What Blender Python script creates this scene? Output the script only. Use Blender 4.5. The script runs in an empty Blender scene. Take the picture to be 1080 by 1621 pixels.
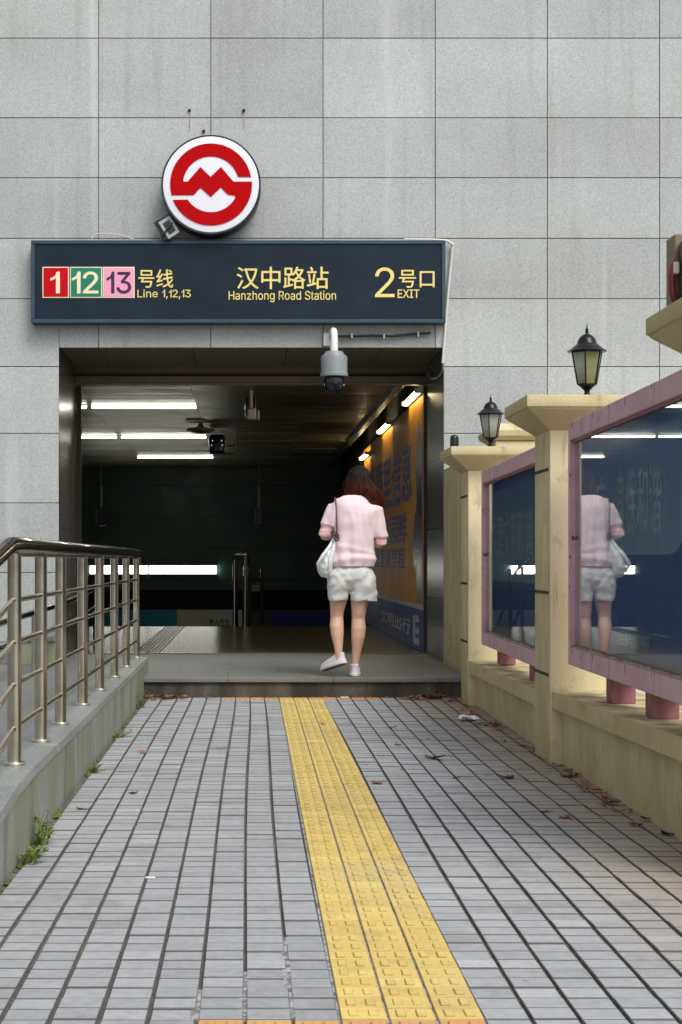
import bpy, bmesh, math, random
from mathutils import Vector, Matrix, noise, geometry
R = math.radians
random.seed(7)
SC = bpy.context.scene
COL = SC.collection

# ------------------------------------------------------------------ camera, sky, sun, exposure
CAM_H = 1.03
cd = bpy.data.cameras.new('camera'); cam = bpy.data.objects.new('camera', cd); COL.objects.link(cam)
cam.location = (0, 0, CAM_H); cam.rotation_euler = (R(90), 0, 0)
cd.sensor_fit = 'HORIZONTAL'; cd.sensor_width = 36; cd.lens = 36 * 2600 / 1080
cd.shift_x = 0.137; cd.shift_y = 0.0718
cd.clip_start = 0.05; cd.clip_end = 2000
SC.camera = cam
SUN_EL, SUN_AZ = 52, 150            # azimuth measured clockwise from +Y
w = bpy.data.worlds.new('World'); SC.world = w; w.use_nodes = True
nt = w.node_tree
sky = nt.nodes.new('ShaderNodeTexSky'); sky.sky_type = 'NISHITA'; sky.sun_disc = False
sky.sun_elevation = R(SUN_EL); sky.sun_rotation = R(SUN_AZ); sky.dust_density = 5; sky.air_density = 1.0; sky.ozone_density = 1.0
hs = nt.nodes.new('ShaderNodeHueSaturation'); hs.inputs['Saturation'].default_value = 0.38
nt.links.new(sky.outputs[0], hs.inputs['Color'])
bg = nt.nodes['Background']; nt.links.new(hs.outputs[0], bg.inputs[0]); bg.inputs[1].default_value = 0.13
sl = bpy.data.lights.new('sun', 'SUN'); sl.energy = 0.9; sl.angle = R(22); sl.color = (1.0, 0.94, 0.86)
so = bpy.data.objects.new('sun', sl); COL.objects.link(so)
sd = Vector((math.sin(R(SUN_AZ)) * math.cos(R(SUN_EL)), math.cos(R(SUN_AZ)) * math.cos(R(SUN_EL)), math.sin(R(SUN_EL))))
so.rotation_euler = sd.to_track_quat('Z', 'Y').to_euler(); so.location = (0, -5, 12)
SC.view_settings.view_transform = 'Standard'; SC.view_settings.look = 'None'
SC.view_settings.exposure = 0.48; SC.view_settings.gamma = 1; SC.view_settings.use_curve_mapping = False
SC.cycles.max_bounces = 8; SC.cycles.sample_clamp_indirect = 4; SC.cycles.transparent_max_bounces = 8
try: SC.cycles.use_denoising = True
except Exception: pass

# ------------------------------------------------------------------ materials
def srgb(r, g, b):
    f = lambda c: (c / 12.92 if c <= .04045 else ((c + .055) / 1.055) ** 2.4)
    return (f(r / 255), f(g / 255), f(b / 255), 1)

class Mat:
    def __init__(s, name):
        s.m = bpy.data.materials.new(name); s.m.use_nodes = True
        s.t = s.m.node_tree; s.b = s.t.nodes['Principled BSDF']; s.n = s.t.nodes.new; s.l = s.t.links.new
        s.co = s.n('ShaderNodeTexCoord').outputs['Object']
    def mapped(s, sc=(1, 1, 1), rot=(0, 0, 0)):
        m = s.n('ShaderNodeMapping'); m.inputs['Scale'].default_value = sc; m.inputs['Rotation'].default_value = rot
        s.l(s.co, m.inputs[0]); return m.outputs[0]
    def noise(s, scale, detail=3, sc=None, rough=.5):
        n = s.n('ShaderNodeTexNoise'); n.inputs['Scale'].default_value = scale; n.inputs['Detail'].default_value = detail
        n.inputs['Roughness'].default_value = rough
        s.l(s.mapped(sc) if sc else s.co, n.inputs['Vector']); return n.outputs['Fac']
    def vor(s, scale, feature='F1', sc=None):
        n = s.n('ShaderNodeTexVoronoi'); n.inputs['Scale'].default_value = scale; n.feature = feature
        s.l(s.mapped(sc) if sc else s.co, n.inputs['Vector']); return n
    def ramp(s, fac, stops):
        r = s.n('ShaderNodeValToRGB'); e = r.color_ramp.elements
        while len(e) < len(stops): e.new(.5)
        for i, (p, c) in enumerate(stops):
            e[i].position = p; e[i].color = c if len(c) == 4 else (*c, 1)
        s.l(fac, r.inputs[0]); return r.outputs[0]
    def f(s, fac, a, b):
        return s.ramp(fac, [(a, (0, 0, 0, 1)), (b, (1, 1, 1, 1))])
    def mix(s, fac, a, b, mode='MIX'):
        m = s.n('ShaderNodeMix'); m.data_type = 'RGBA'; m.blend_type = mode
        for k, v in ((0, fac), (6, a), (7, b)):
            if isinstance(v, (int, float)): m.inputs[k].default_value = v
            elif isinstance(v, tuple): m.inputs[k].default_value = v
            else: s.l(v, m.inputs[k])
        return m.outputs[2]
    def math(s, op, a, b=0.0):
        m = s.n('ShaderNodeMath'); m.operation = op
        for k, v in ((0, a), (1, b)):
            if isinstance(v, (int, float)): m.inputs[k].default_value = v
            else: s.l(v, m.inputs[k])
        return m.outputs[0]
    def attr(s, name='var'):
        a = s.n('ShaderNodeAttribute'); a.attribute_name = name; return a.outputs['Fac']
    def sep(s):
        x = s.n('ShaderNodeSeparateXYZ'); s.l(s.co, x.inputs[0]); return x.outputs
    def nrm(s):
        g = s.n('ShaderNodeNewGeometry'); x = s.n('ShaderNodeSeparateXYZ'); s.l(g.outputs['Normal'], x.inputs[0]); return x.outputs
    def bump(s, h, strength=.3, dist=.01):
        b = s.n('ShaderNodeBump'); b.inputs['Strength'].default_value = strength; b.inputs['Distance'].default_value = dist
        s.l(h, b.inputs['Height']); s.l(b.outputs[0], s.b.inputs['Normal'])
    def set(s, col=None, rough=None, metal=None, spec=None):
        for k, v in (('Base Color', col), ('Roughness', rough), ('Metallic', metal), ('Specular IOR Level', spec)):
            if v is None: continue
            if isinstance(v, (int, float, tuple)): s.b.inputs[k].default_value = v
            else: s.l(v, s.b.inputs[k])
        return s
MM = {}
def simple(name, col, rough=.5, metal=0, var=.25, scale=8, bump=0):
    m = Mat(name); n = m.noise(scale, 5)
    a = tuple(c * (1 - var) for c in col[:3]) + (1,); b = tuple(min(1, c * (1 + var)) for c in col[:3]) + (1,)
    m.set(m.ramp(n, [(.3, a), (.7, b)]), m.ramp(n, [(.3, (rough * .85,) * 3), (.7, (min(1, rough * 1.15),) * 3)]), metal)
    if bump: m.bump(m.noise(scale * 12, 4), bump, .004)
    MM[name] = m.m; return m.m
def emit(name, col, st):
    m = Mat(name); m.b.inputs['Base Color'].default_value = (.8, .8, .8, 1)
    m.b.inputs['Emission Color'].default_value = col; m.b.inputs['Emission Strength'].default_value = st; MM[name] = m.m; return m.m

# granite cladding: fine salt and pepper speckle, each panel its own tone, faint run-off streaks
def granite(name, light, dark, speck=.5, tone=.14, rough=.62, streak=True):
    m = Mat(name)
    sp = m.noise(105, 3, rough=.75); c = m.mix(m.f(sp, .36, .62), dark, light)
    v = m.vor(150); c = m.mix(m.math('MULTIPLY', m.f(v.outputs['Distance'], .62, .2), .0), c, dark)
    fl = m.vor(70); c = m.mix(m.math('MULTIPLY', m.ramp(fl.outputs['Distance'], [(.0, (1, 1, 1)), (.17, (0, 0, 0))]), speck), c, (.06, .06, .062, 1))
    big = m.noise(1.3, 5); c = m.mix(.22, c, m.mix(m.f(big, .3, .7), (.62, .62, .62, 1), (1.1, 1.1, 1.1, 1)), 'MULTIPLY') if False else c
    cl = m.ramp(big, [(.3, (.90, .90, .89)), (.7, (1.04, 1.04, 1.05))]); c = m.mix(1.0, c, cl, 'MULTIPLY')
    tv = m.ramp(m.attr(), [(0, (1 - tone, 1 - tone, 1 - tone * .9)), (1, (1, 1, 1))]); wz = m.noise(.45, 4); c = m.mix(1.0, c, m.ramp(wz, [(.35, (.92, .925, .91)), (.65, (1.03, 1.04, 1.05))]), 'MULTIPLY'); c = m.mix(1.0, c, tv, 'MULTIPLY')
    if streak:
        st = m.noise(1.0, 6, (5.5, 5.5, .28)); c = m.mix(m.math('MULTIPLY', m.f(st, .60, .74), .30), c, srgb(214, 218, 216))
        s2 = m.noise(1.0, 6, (7.5, 3, .45)); c = m.mix(m.math('MULTIPLY', m.f(s2, .56, .76), .34), c, srgb(122, 120, 110))
    m.set(c, rough); m.bump(sp, .12, .002); MM[name] = m.m; return m.m
granite('facade_granite', srgb(196, 202, 201), srgb(160, 165, 164), .30, .19)
granite('curb_granite', srgb(158, 163, 160), srgb(112, 117, 115), .3, .2, .5)

m = Mat('curb_face')            # low wall face, joints and green algae runs
g = m.noise(90, 3, rough=.7); c = m.mix(m.f(g, .35, .65), srgb(122, 127, 123), srgb(160, 166, 162))
al = m.noise(1, 6, (1.0, 2.2, .9)); c = m.mix(m.math('MULTIPLY', m.f(al, .42, .66), .8), c, srgb(116, 122, 74))
dk = m.noise(1, 6, (3, 9, 1.2)); c = m.mix(m.math('MULTIPLY', m.f(dk, .55, .7), .5), c, srgb(70, 72, 62))
m.set(c, .55); m.bump(g, .15, .003); MM['curb_face'] = m.m

m = Mat('joint'); m.set(srgb(126, 118, 104), .9); MM['joint'] = m.m

m = Mat('paver')                # blue grey concrete bricks
v = m.attr(); g = m.noise(260, 4, rough=.7); g2 = m.noise(30, 5)
c = m.ramp(v, [(0, srgb(148, 152, 156)), (.5, srgb(166, 170, 174)), (1, srgb(181, 184, 187))])
c = m.mix(1.0, c, m.ramp(g, [(.3, (.80, .80, .80)), (.7, (1.12, 1.12, 1.12))]), 'MULTIPLY')
c = m.mix(1.0, c, m.ramp(g2, [(.3, (.86, .86, .85)), (.7, (1.08, 1.08, 1.08))]), 'MULTIPLY')
big = m.noise(.9, 6); c = m.mix(m.math('MULTIPLY', m.f(big, .5, .72), .35), c, srgb(176, 180, 182))
x = m.sep()
dirt = m.math('ADD', m.ramp(m.math('ADD', m.math('MULTIPLY', x[0], .5), m.math('MULTIPLY', big, .35)), [(.42, (0, 0, 0)), (.74, (1, 1, 1))]), 0)
c = m.mix(m.math('MULTIPLY', dirt, .9), c, srgb(146, 130, 108))
st = m.noise(3.0, 6); c = m.mix(m.math('MULTIPLY', m.f(st, .58, .68), .35), c, srgb(112, 110, 106)); gum = m.vor(6.5); c = m.mix(m.math('MULTIPLY', m.ramp(gum.outputs['Distance'], [(.05, (1, 1, 1)), (.075, (0, 0, 0))]), .35), c, srgb(92, 92, 92)); s3 = m.noise(9, 7, rough=.7); c = m.mix(m.math('MULTIPLY', m.f(s3, .56, .66), .28), c, srgb(124, 122, 116))
up = m.ramp(m.nrm()[2], [(.80, (1, 1, 1)), (.93, (0, 0, 0))]); c = m.mix(m.math('MULTIPLY', up, .93), c, srgb(88, 88, 86))     # packed dirt and joint shade, both coloured onto the arrises and sides
m.set(c, .82); m.bump(g, .25, .003); MM['paver'] = m.m

m = Mat('grout'); g = m.noise(50, 5); g2 = m.noise(2.2, 4)
c = m.mix(m.f(g, .3, .7), srgb(66, 66, 65), srgb(98, 97, 94)); c = m.mix(m.math('MULTIPLY', m.f(g2, .5, .7), .6), c, srgb(126, 116, 100))
m.set(c, .95); m.bump(g, .5, .004); MM['grout'] = m.m
m = Mat('pale_grout'); g = m.noise(40, 5)
m.set(m.mix(m.f(g, .42, .58), srgb(96, 98, 100), srgb(160, 162, 162)), .95); MM['pale_grout'] = m.m

def tactile_mat(name, lo, mid, hi):
    m = Mat(name); v = m.attr(); g = m.noise(220, 4); g2 = m.noise(9, 6)
    c = m.ramp(v, [(0, lo), (.5, mid), (1, hi)]); c = m.mix(1.0, c, m.ramp(g, [(.3, (.88, .88, .88)), (.7, (1.08, 1.08, 1.08))]), 'MULTIPLY')
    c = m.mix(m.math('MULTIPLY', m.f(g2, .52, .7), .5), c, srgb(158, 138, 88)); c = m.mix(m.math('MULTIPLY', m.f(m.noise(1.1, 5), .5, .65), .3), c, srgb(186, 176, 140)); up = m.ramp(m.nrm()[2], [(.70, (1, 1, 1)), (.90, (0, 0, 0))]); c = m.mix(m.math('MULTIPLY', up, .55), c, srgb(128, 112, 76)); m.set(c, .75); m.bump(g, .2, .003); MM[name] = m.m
tactile_mat('yellow_tactile', srgb(200, 174, 98), srgb(216, 192, 112), srgb(226, 204, 128))
tactile_mat('orange_tactile', srgb(196, 146, 92), srgb(208, 160, 104), srgb(216, 172, 120))

m = Mat('step_slab'); g = m.noise(140, 3, rough=.7); b2 = m.noise(1.4, 6)
c = m.mix(m.f(g, .36, .64), srgb(100, 103, 102), srgb(128, 131, 129)); c = m.mix(m.math('MULTIPLY', m.f(b2, .45, .7), .4), c, srgb(92, 90, 84))
br = m.n('ShaderNodeTexBrick'); m.l(m.co, br.inputs['Vector']); br.offset = .5
br.inputs['Scale'].default_value = 1; br.inputs['Brick Width'].default_value = .8; br.inputs['Row Height'].default_value = .9; br.inputs['Mortar Size'].default_value = .004
br.inputs['Color1'].default_value = (1, 1, 1, 1); br.inputs['Color2'].default_value = (.9, .9, .9, 1); br.inputs['Mortar'].default_value = (.35, .34, .32, 1)
c = m.mix(1.0, c, br.outputs[0], 'MULTIPLY'); m.set(c, .5); m.bump(g, .1, .002); MM['step_slab'] = m.m
m = Mat('step_riser'); g = m.noise(60, 4); st = m.noise(1, 6, (5, 5, 1.2))
c = m.mix(m.f(st, .38, .66), srgb(50, 48, 42), srgb(98, 94, 84)); c = m.mix(1.0, c, m.ramp(g, [(.3, (.75, .75, .75)), (.7, (1.15, 1.15, 1.15))]), 'MULTIPLY')
m.set(c, .85); m.bump(g, .3, .004); MM['step_riser'] = m.m

m = Mat('stucco')               # beige textured render, algae on the faces turned to the aisle, dark runs, undersides darker
nx = m.nrm(); g = m.noise(70, 5, rough=.65); b1 = m.noise(1.6, 6); rn = m.noise(1, 9, (3.2, 3.2, 1.2), .74)
c = m.ramp(b1, [(.3, srgb(212, 199, 160)), (.7, srgb(230, 218, 184))])
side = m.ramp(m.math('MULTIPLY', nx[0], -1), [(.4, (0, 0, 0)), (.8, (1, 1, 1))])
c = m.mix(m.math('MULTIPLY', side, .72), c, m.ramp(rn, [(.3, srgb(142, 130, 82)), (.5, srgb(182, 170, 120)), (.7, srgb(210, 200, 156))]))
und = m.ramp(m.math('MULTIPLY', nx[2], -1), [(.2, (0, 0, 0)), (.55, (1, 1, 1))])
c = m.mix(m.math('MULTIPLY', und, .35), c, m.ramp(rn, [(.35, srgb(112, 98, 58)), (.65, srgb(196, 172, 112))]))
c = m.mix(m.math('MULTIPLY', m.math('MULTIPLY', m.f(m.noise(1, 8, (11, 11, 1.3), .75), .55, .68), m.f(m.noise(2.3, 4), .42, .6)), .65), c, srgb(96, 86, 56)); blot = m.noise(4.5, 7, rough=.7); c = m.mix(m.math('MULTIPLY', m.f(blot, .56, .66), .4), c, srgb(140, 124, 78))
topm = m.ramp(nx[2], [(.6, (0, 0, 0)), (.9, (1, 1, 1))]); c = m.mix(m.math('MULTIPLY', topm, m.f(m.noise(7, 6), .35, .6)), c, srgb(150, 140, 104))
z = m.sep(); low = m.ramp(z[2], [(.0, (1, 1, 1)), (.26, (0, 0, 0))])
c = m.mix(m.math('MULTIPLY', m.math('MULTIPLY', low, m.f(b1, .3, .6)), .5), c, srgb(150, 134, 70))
sp = m.vor(23); c = m.mix(m.math('MULTIPLY', m.ramp(sp.outputs['Distance'], [(.0, (1, 1, 1)), (.06, (0, 0, 0))]), .6), c, srgb(70, 60, 44))
m.set(c, .9); m.bump(m.math('ADD', g, m.math('MULTIPLY', m.noise(240, 3), .6)), .6, .006); MM['stucco'] = m.m

m = Mat('pink_paint'); g = m.noise(5, 6); rn = m.noise(1, 6, (16, 16, 2.2), .65)
c = m.ramp(g, [(.3, srgb(184, 146, 156)), (.7, srgb(204, 172, 178))]); c = m.mix(m.math('MULTIPLY', m.f(rn, .57, .68), .7), c, srgb(92, 62, 58))
ch = m.vor(9); c = m.mix(m.math('MULTIPLY', m.ramp(m.noise(14, 5), [(.66, (0, 0, 0)), (.70, (1, 1, 1))]), .9), c, srgb(96, 58, 44))
m.set(c, .5); MM['pink_paint'] = m.m
m = Mat('red_paint'); c = m.ramp(m.noise(14, 5), [(.35, srgb(128, 74, 82)), (.60, srgb(152, 98, 106)), (.68, srgb(66, 44, 40))]); m.set(c, .6); MM['red_paint'] = m.m

def poster(name, top, bot, z0, z1):
    m = Mat(name); z = m.sep(); g = m.noise(1, 6, (1, 4, .5))
    c = m.mix(m.f(m.math('DIVIDE', m.math('SUBTRACT', z[2], z0), z1 - z0), 0, 1), bot, top)
    c = m.mix(m.math('MULTIPLY', m.f(g, .35, .7), .4), c, srgb(84, 128, 140)); m.set(c, .6); MM[name] = m.m
poster('poster_blue', srgb(52, 92, 170), srgb(46, 78, 152), 0, 1.1)
poster('poster_pale', srgb(64, 108, 176), srgb(132, 166, 192), 0, .8)
simple('poster_ink', srgb(166, 186, 190), .7, 0, .25, 9)

m = Mat('dirty_glass')          # one sheet: mirror by the viewing angle over clear, a film of dust and runs
t = m.t; out = t.nodes['Material Output']; t.nodes.remove(m.b)
lw = m.n('ShaderNodeLayerWeight'); lw.inputs['Blend'].default_value = .5; fr = m.math('ADD', m.math('MULTIPLY', m.math('POWER', lw.outputs['Facing'], 5), .90), .05)
gl = m.n('ShaderNodeBsdfGlossy'); gl.inputs['Roughness'].default_value = .012
wv = m.noise(1, 2, (1.0, 2.2, .6)); bp = m.n('ShaderNodeBump'); bp.inputs['Strength'].default_value = .03; bp.inputs['Distance'].default_value = .01
m.l(wv, bp.inputs['Height']); m.l(bp.outputs[0], gl.inputs['Normal'])
tr = m.n('ShaderNodeBsdfTransparent'); df = m.n('ShaderNodeBsdfDiffuse'); df.inputs['Color'].default_value = srgb(140, 140, 128)
a = m.n('ShaderNodeMixShader'); m.l(fr, a.inputs[0]); m.l(tr.outputs[0], a.inputs[1]); m.l(gl.outputs[0], a.inputs[2])
b = m.n('ShaderNodeMixShader'); rn = m.noise(1, 7, (10, 26, .9), .65); z = m.sep()
lowd = m.ramp(z[2], [(.0, (1, 1, 1)), (.09, (0, 0, 0))])
m.l(m.math('ADD', m.math('MULTIPLY', m.f(rn, .5, .75), .08), m.math('MULTIPLY', lowd, .35)), b.inputs[0]); m.l(a.outputs[0], b.inputs[1]); m.l(df.outputs[0], b.inputs[2])
m.l(b.outputs[0], out.inputs[0]); MM['dirty_glass'] = m.m

m = Mat('steel'); g = m.noise(9, 4); m.set(m.mix(m.f(g, .3, .7), srgb(192, 185, 165), srgb(216, 210, 192)), m.ramp(g, [(.3, (.15,) * 3), (.7, (.20,) * 3)]), 1); MM['steel'] = m.m
simple('chrome', srgb(190, 188, 180), .1, 1, .05)
simple('black_rail', srgb(24, 28, 27), .16, 0, .3, 6)
MM['black_rail'].node_tree.nodes['Principled BSDF'].inputs['Coat Weight'].default_value = .6
m = Mat('sign_face'); g = m.noise(3, 4); m.set(m.ramp(g, [(.3, srgb(20, 32, 46)), (.7, srgb(28, 42, 56))]), .4, None, .2); MM['sign_face'] = m.m
simple('sign_frame', srgb(40, 66, 84), .4, 0, .15)
simple('gold', srgb(232, 214, 128), .35, .0, .10, 30)
emit('gold_lit', srgb(242, 226, 140), .28)
simple('tile_red', srgb(190, 16, 34), .3, 0, .12, 3); simple('tile_green', srgb(0, 122, 98), .3, 0, .12, 3); simple('tile_pink', srgb(236, 158, 190), .3, 0, .08, 3)
simple('ink_plum', srgb(56, 28, 62), .4); simple('pale_ink', srgb(236, 226, 184), .4, 0, .08)
simple('white_plate', srgb(226, 228, 238), .35, 0, .03, 3); simple('logo_red', srgb(176, 0, 6), .6, 0, .06, 4); simple('dark_rim', srgb(26, 38, 48), .4)
simple('white_paint', srgb(220, 220, 214), .45, 0, .08); simple('grey_plastic', srgb(128, 136, 140), .4, 0, .1); simple('black_plastic', srgb(16, 17, 19), .3, 0, .2)
simple('dark_dome', srgb(22, 30, 40), .08, 0, .2); simple('cable_black', srgb(44, 44, 44), .6); simple('off_white', srgb(206, 204, 194), .5, 0, .08)
simple('lens_grey', srgb(168, 172, 172), .35, 0, .15, 40)
simple('beige_metal', srgb(122, 110, 90), .4, .3, .15, 4); simple('brown_metal', srgb(48, 38, 32), .5, .3, .2)
simple('ceiling_metal', srgb(138, 132, 112), .33, .7, .12, 2); simple('dark_wall', srgb(50, 84, 72), .45, 0, .2, 2)
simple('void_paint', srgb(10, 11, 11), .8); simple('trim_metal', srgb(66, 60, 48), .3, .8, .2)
emit('lamp_white', (1.0, .98, .88, 1), 9); emit('lamp_warm', (1.0, .82, .44, 1), 17); emit('strip_white', (1.0, .985, .90, 1), 6)
for k_ in ('logo_red', 'tile_red'): MM[k_].node_tree.nodes['Principled BSDF'].inputs['Specular IOR Level'].default_value = .08
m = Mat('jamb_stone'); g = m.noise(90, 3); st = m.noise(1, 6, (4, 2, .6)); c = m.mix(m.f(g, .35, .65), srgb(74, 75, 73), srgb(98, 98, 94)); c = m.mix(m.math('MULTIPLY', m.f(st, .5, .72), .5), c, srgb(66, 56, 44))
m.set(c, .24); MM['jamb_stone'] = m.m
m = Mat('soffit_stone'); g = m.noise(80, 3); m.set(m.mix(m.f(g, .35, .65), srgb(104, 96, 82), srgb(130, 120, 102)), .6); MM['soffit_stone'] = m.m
m = Mat('hall_tile'); br = m.n('ShaderNodeTexBrick'); br.offset = 0; m.l(m.co, br.inputs['Vector'])
for k, v in (('Scale', 1), ('Brick Width', .6), ('Row Height', .6), ('Mortar Size', .004)): br.inputs[k].default_value = v
br.inputs['Color1'].default_value = srgb(86, 79, 60); br.inputs['Color2'].default_value = srgb(76, 70, 54); br.inputs['Mortar'].default_value = srgb(34, 32, 28)
m.set(m.mix(1.0, br.outputs[0], m.ramp(m.noise(60, 3), [(.3, (.95,) * 3), (.7, (1.05,) * 3)]), 'MULTIPLY'), .23); MM['hall_tile'] = m.m
m = Mat('ad_yellow'); g = m.noise(1, 5, (1, 1.2, .3)); m.set(m.ramp(g, [(.3, srgb(206, 134, 8)), (.7, srgb(236, 168, 24))]), .5, None, .25); MM['ad_yellow'] = m.m
simple('ad_blue', srgb(22, 58, 150), .5, 0, .15, 2); simple('ad_white', srgb(190, 194, 196), .3, 0, .08); simple('ad_figure', srgb(52, 48, 62), .3, 0, .3, 3)
simple('ad_teal', srgb(0, 160, 190), .3, 0, .1, 2); simple('ad_cream', srgb(232, 232, 214), .3, 0, .08, 2)
m = Mat('lamp_pane'); g = m.noise(9, 5); z = m.sep()
c = m.mix(m.f(g, .3, .7), srgb(126, 134, 122), srgb(166, 174, 166)); c = m.mix(m.math('MULTIPLY', m.ramp(z[2], [(.0, (1, 1, 1)), (.09, (0, 0, 0))]), .7), c, srgb(84, 84, 48))
m.set(c, .25); m.b.inputs['Transmission Weight'].default_value = .0; m.b.inputs['Subsurface Weight'].default_value = 0; MM['lamp_pane'] = m.m
m = Mat('lamp_pane_mossy'); g = m.noise(9, 5)
m.set(m.mix(m.f(g, .35, .65), srgb(108, 108, 62), srgb(138, 142, 104)), .3); MM['lamp_pane_mossy'] = m.m
simple('lamp_iron', srgb(44, 46, 48), .32, .7, .3, 12)
simple('concrete', srgb(176, 176, 170), .85, 0, .12, 3, .2); simple('asphalt', srgb(86, 88, 90), .9, 0, .15, 5, .3)
simple('skin', srgb(206, 168, 146), .5, 0, .06, 6); MM['skin'].node_tree.nodes['Principled BSDF'].inputs['Subsurface Weight'].default_value = .12
MM['skin'].node_tree.nodes['Principled BSDF'].inputs['Subsurface Radius'].default_value = (.02, .008, .004)
def cloth(name, col, sheen=.2, var=.05):
    m = Mat(name); g = m.noise(14, 4); wv = m.noise(700, 2)
    m.set(m.ramp(g, [(.3, tuple(c * (1 - var) for c in col[:3])), (.7, tuple(min(1, c * (1 + var)) for c in col[:3]))]), .85); m.bump(wv, .15, .0006)
    m.b.inputs['Sheen Weight'].default_value = sheen; MM[name] = m.m
cloth('shirt_pink', srgb(222, 202, 209)); cloth('sleeve_pink', srgb(222, 176, 174)); cloth('shorts_white', srgb(206, 208, 207)); cloth('bag_mint', srgb(216, 222, 220)); cloth('shoe_lilac', srgb(212, 204, 220))
simple('shoe_sole', srgb(226, 222, 218), .6, 0, .05); simple('sole_tread', srgb(96, 86, 78), .8); simple('strap_brown', srgb(112, 72, 56), .6); simple('knot_dark', srgb(48, 40, 46), .5)
m = Mat('hair'); z = m.sep(); g = m.noise(1, 4, (90, 90, 6))
c = m.mix(m.f(m.math('DIVIDE', z[2], .33), .05, .80), srgb(112, 54, 34), srgb(26, 16, 15)); c = m.mix(1.0, c, m.ramp(g, [(.3, (.6,) * 3), (.7, (1.45,) * 3)]), 'MULTIPLY')
m.set(c, .5, None, .12); MM['hair'] = m.m
m = Mat('leaf_dry'); v = m.noise(22, 4); oi = m.n('ShaderNodeObjectInfo')
m.set(m.mix(1.0, m.ramp(v, [(.3, srgb(96, 62, 42)), (.7, srgb(164, 118, 84))]), m.ramp(oi.outputs['Random'], [(0, (.45, .40, .36)), (.6, (1, .95, .9)), (1, (1.25, 1.15, .9))]), 'MULTIPLY'), .7); MM['leaf_dry'] = m.m
m = Mat('weed_green'); v = m.noise(30, 3); m.set(m.ramp(v, [(.3, srgb(60, 84, 26)), (.7, srgb(116, 140, 54))]), .7); MM['weed_green'] = m.m
simple('moss', srgb(78, 92, 34), .9, 0, .3, 30); simple('tissue', srgb(226, 228, 230), .6, 0, .04)
simple('ramp_floor', srgb(122, 128, 132), .6, 0, .08, 3, .1); simple('black_tape', srgb(34, 30, 24), .7)
simple('hose_red', srgb(116, 28, 34), .5)

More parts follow.
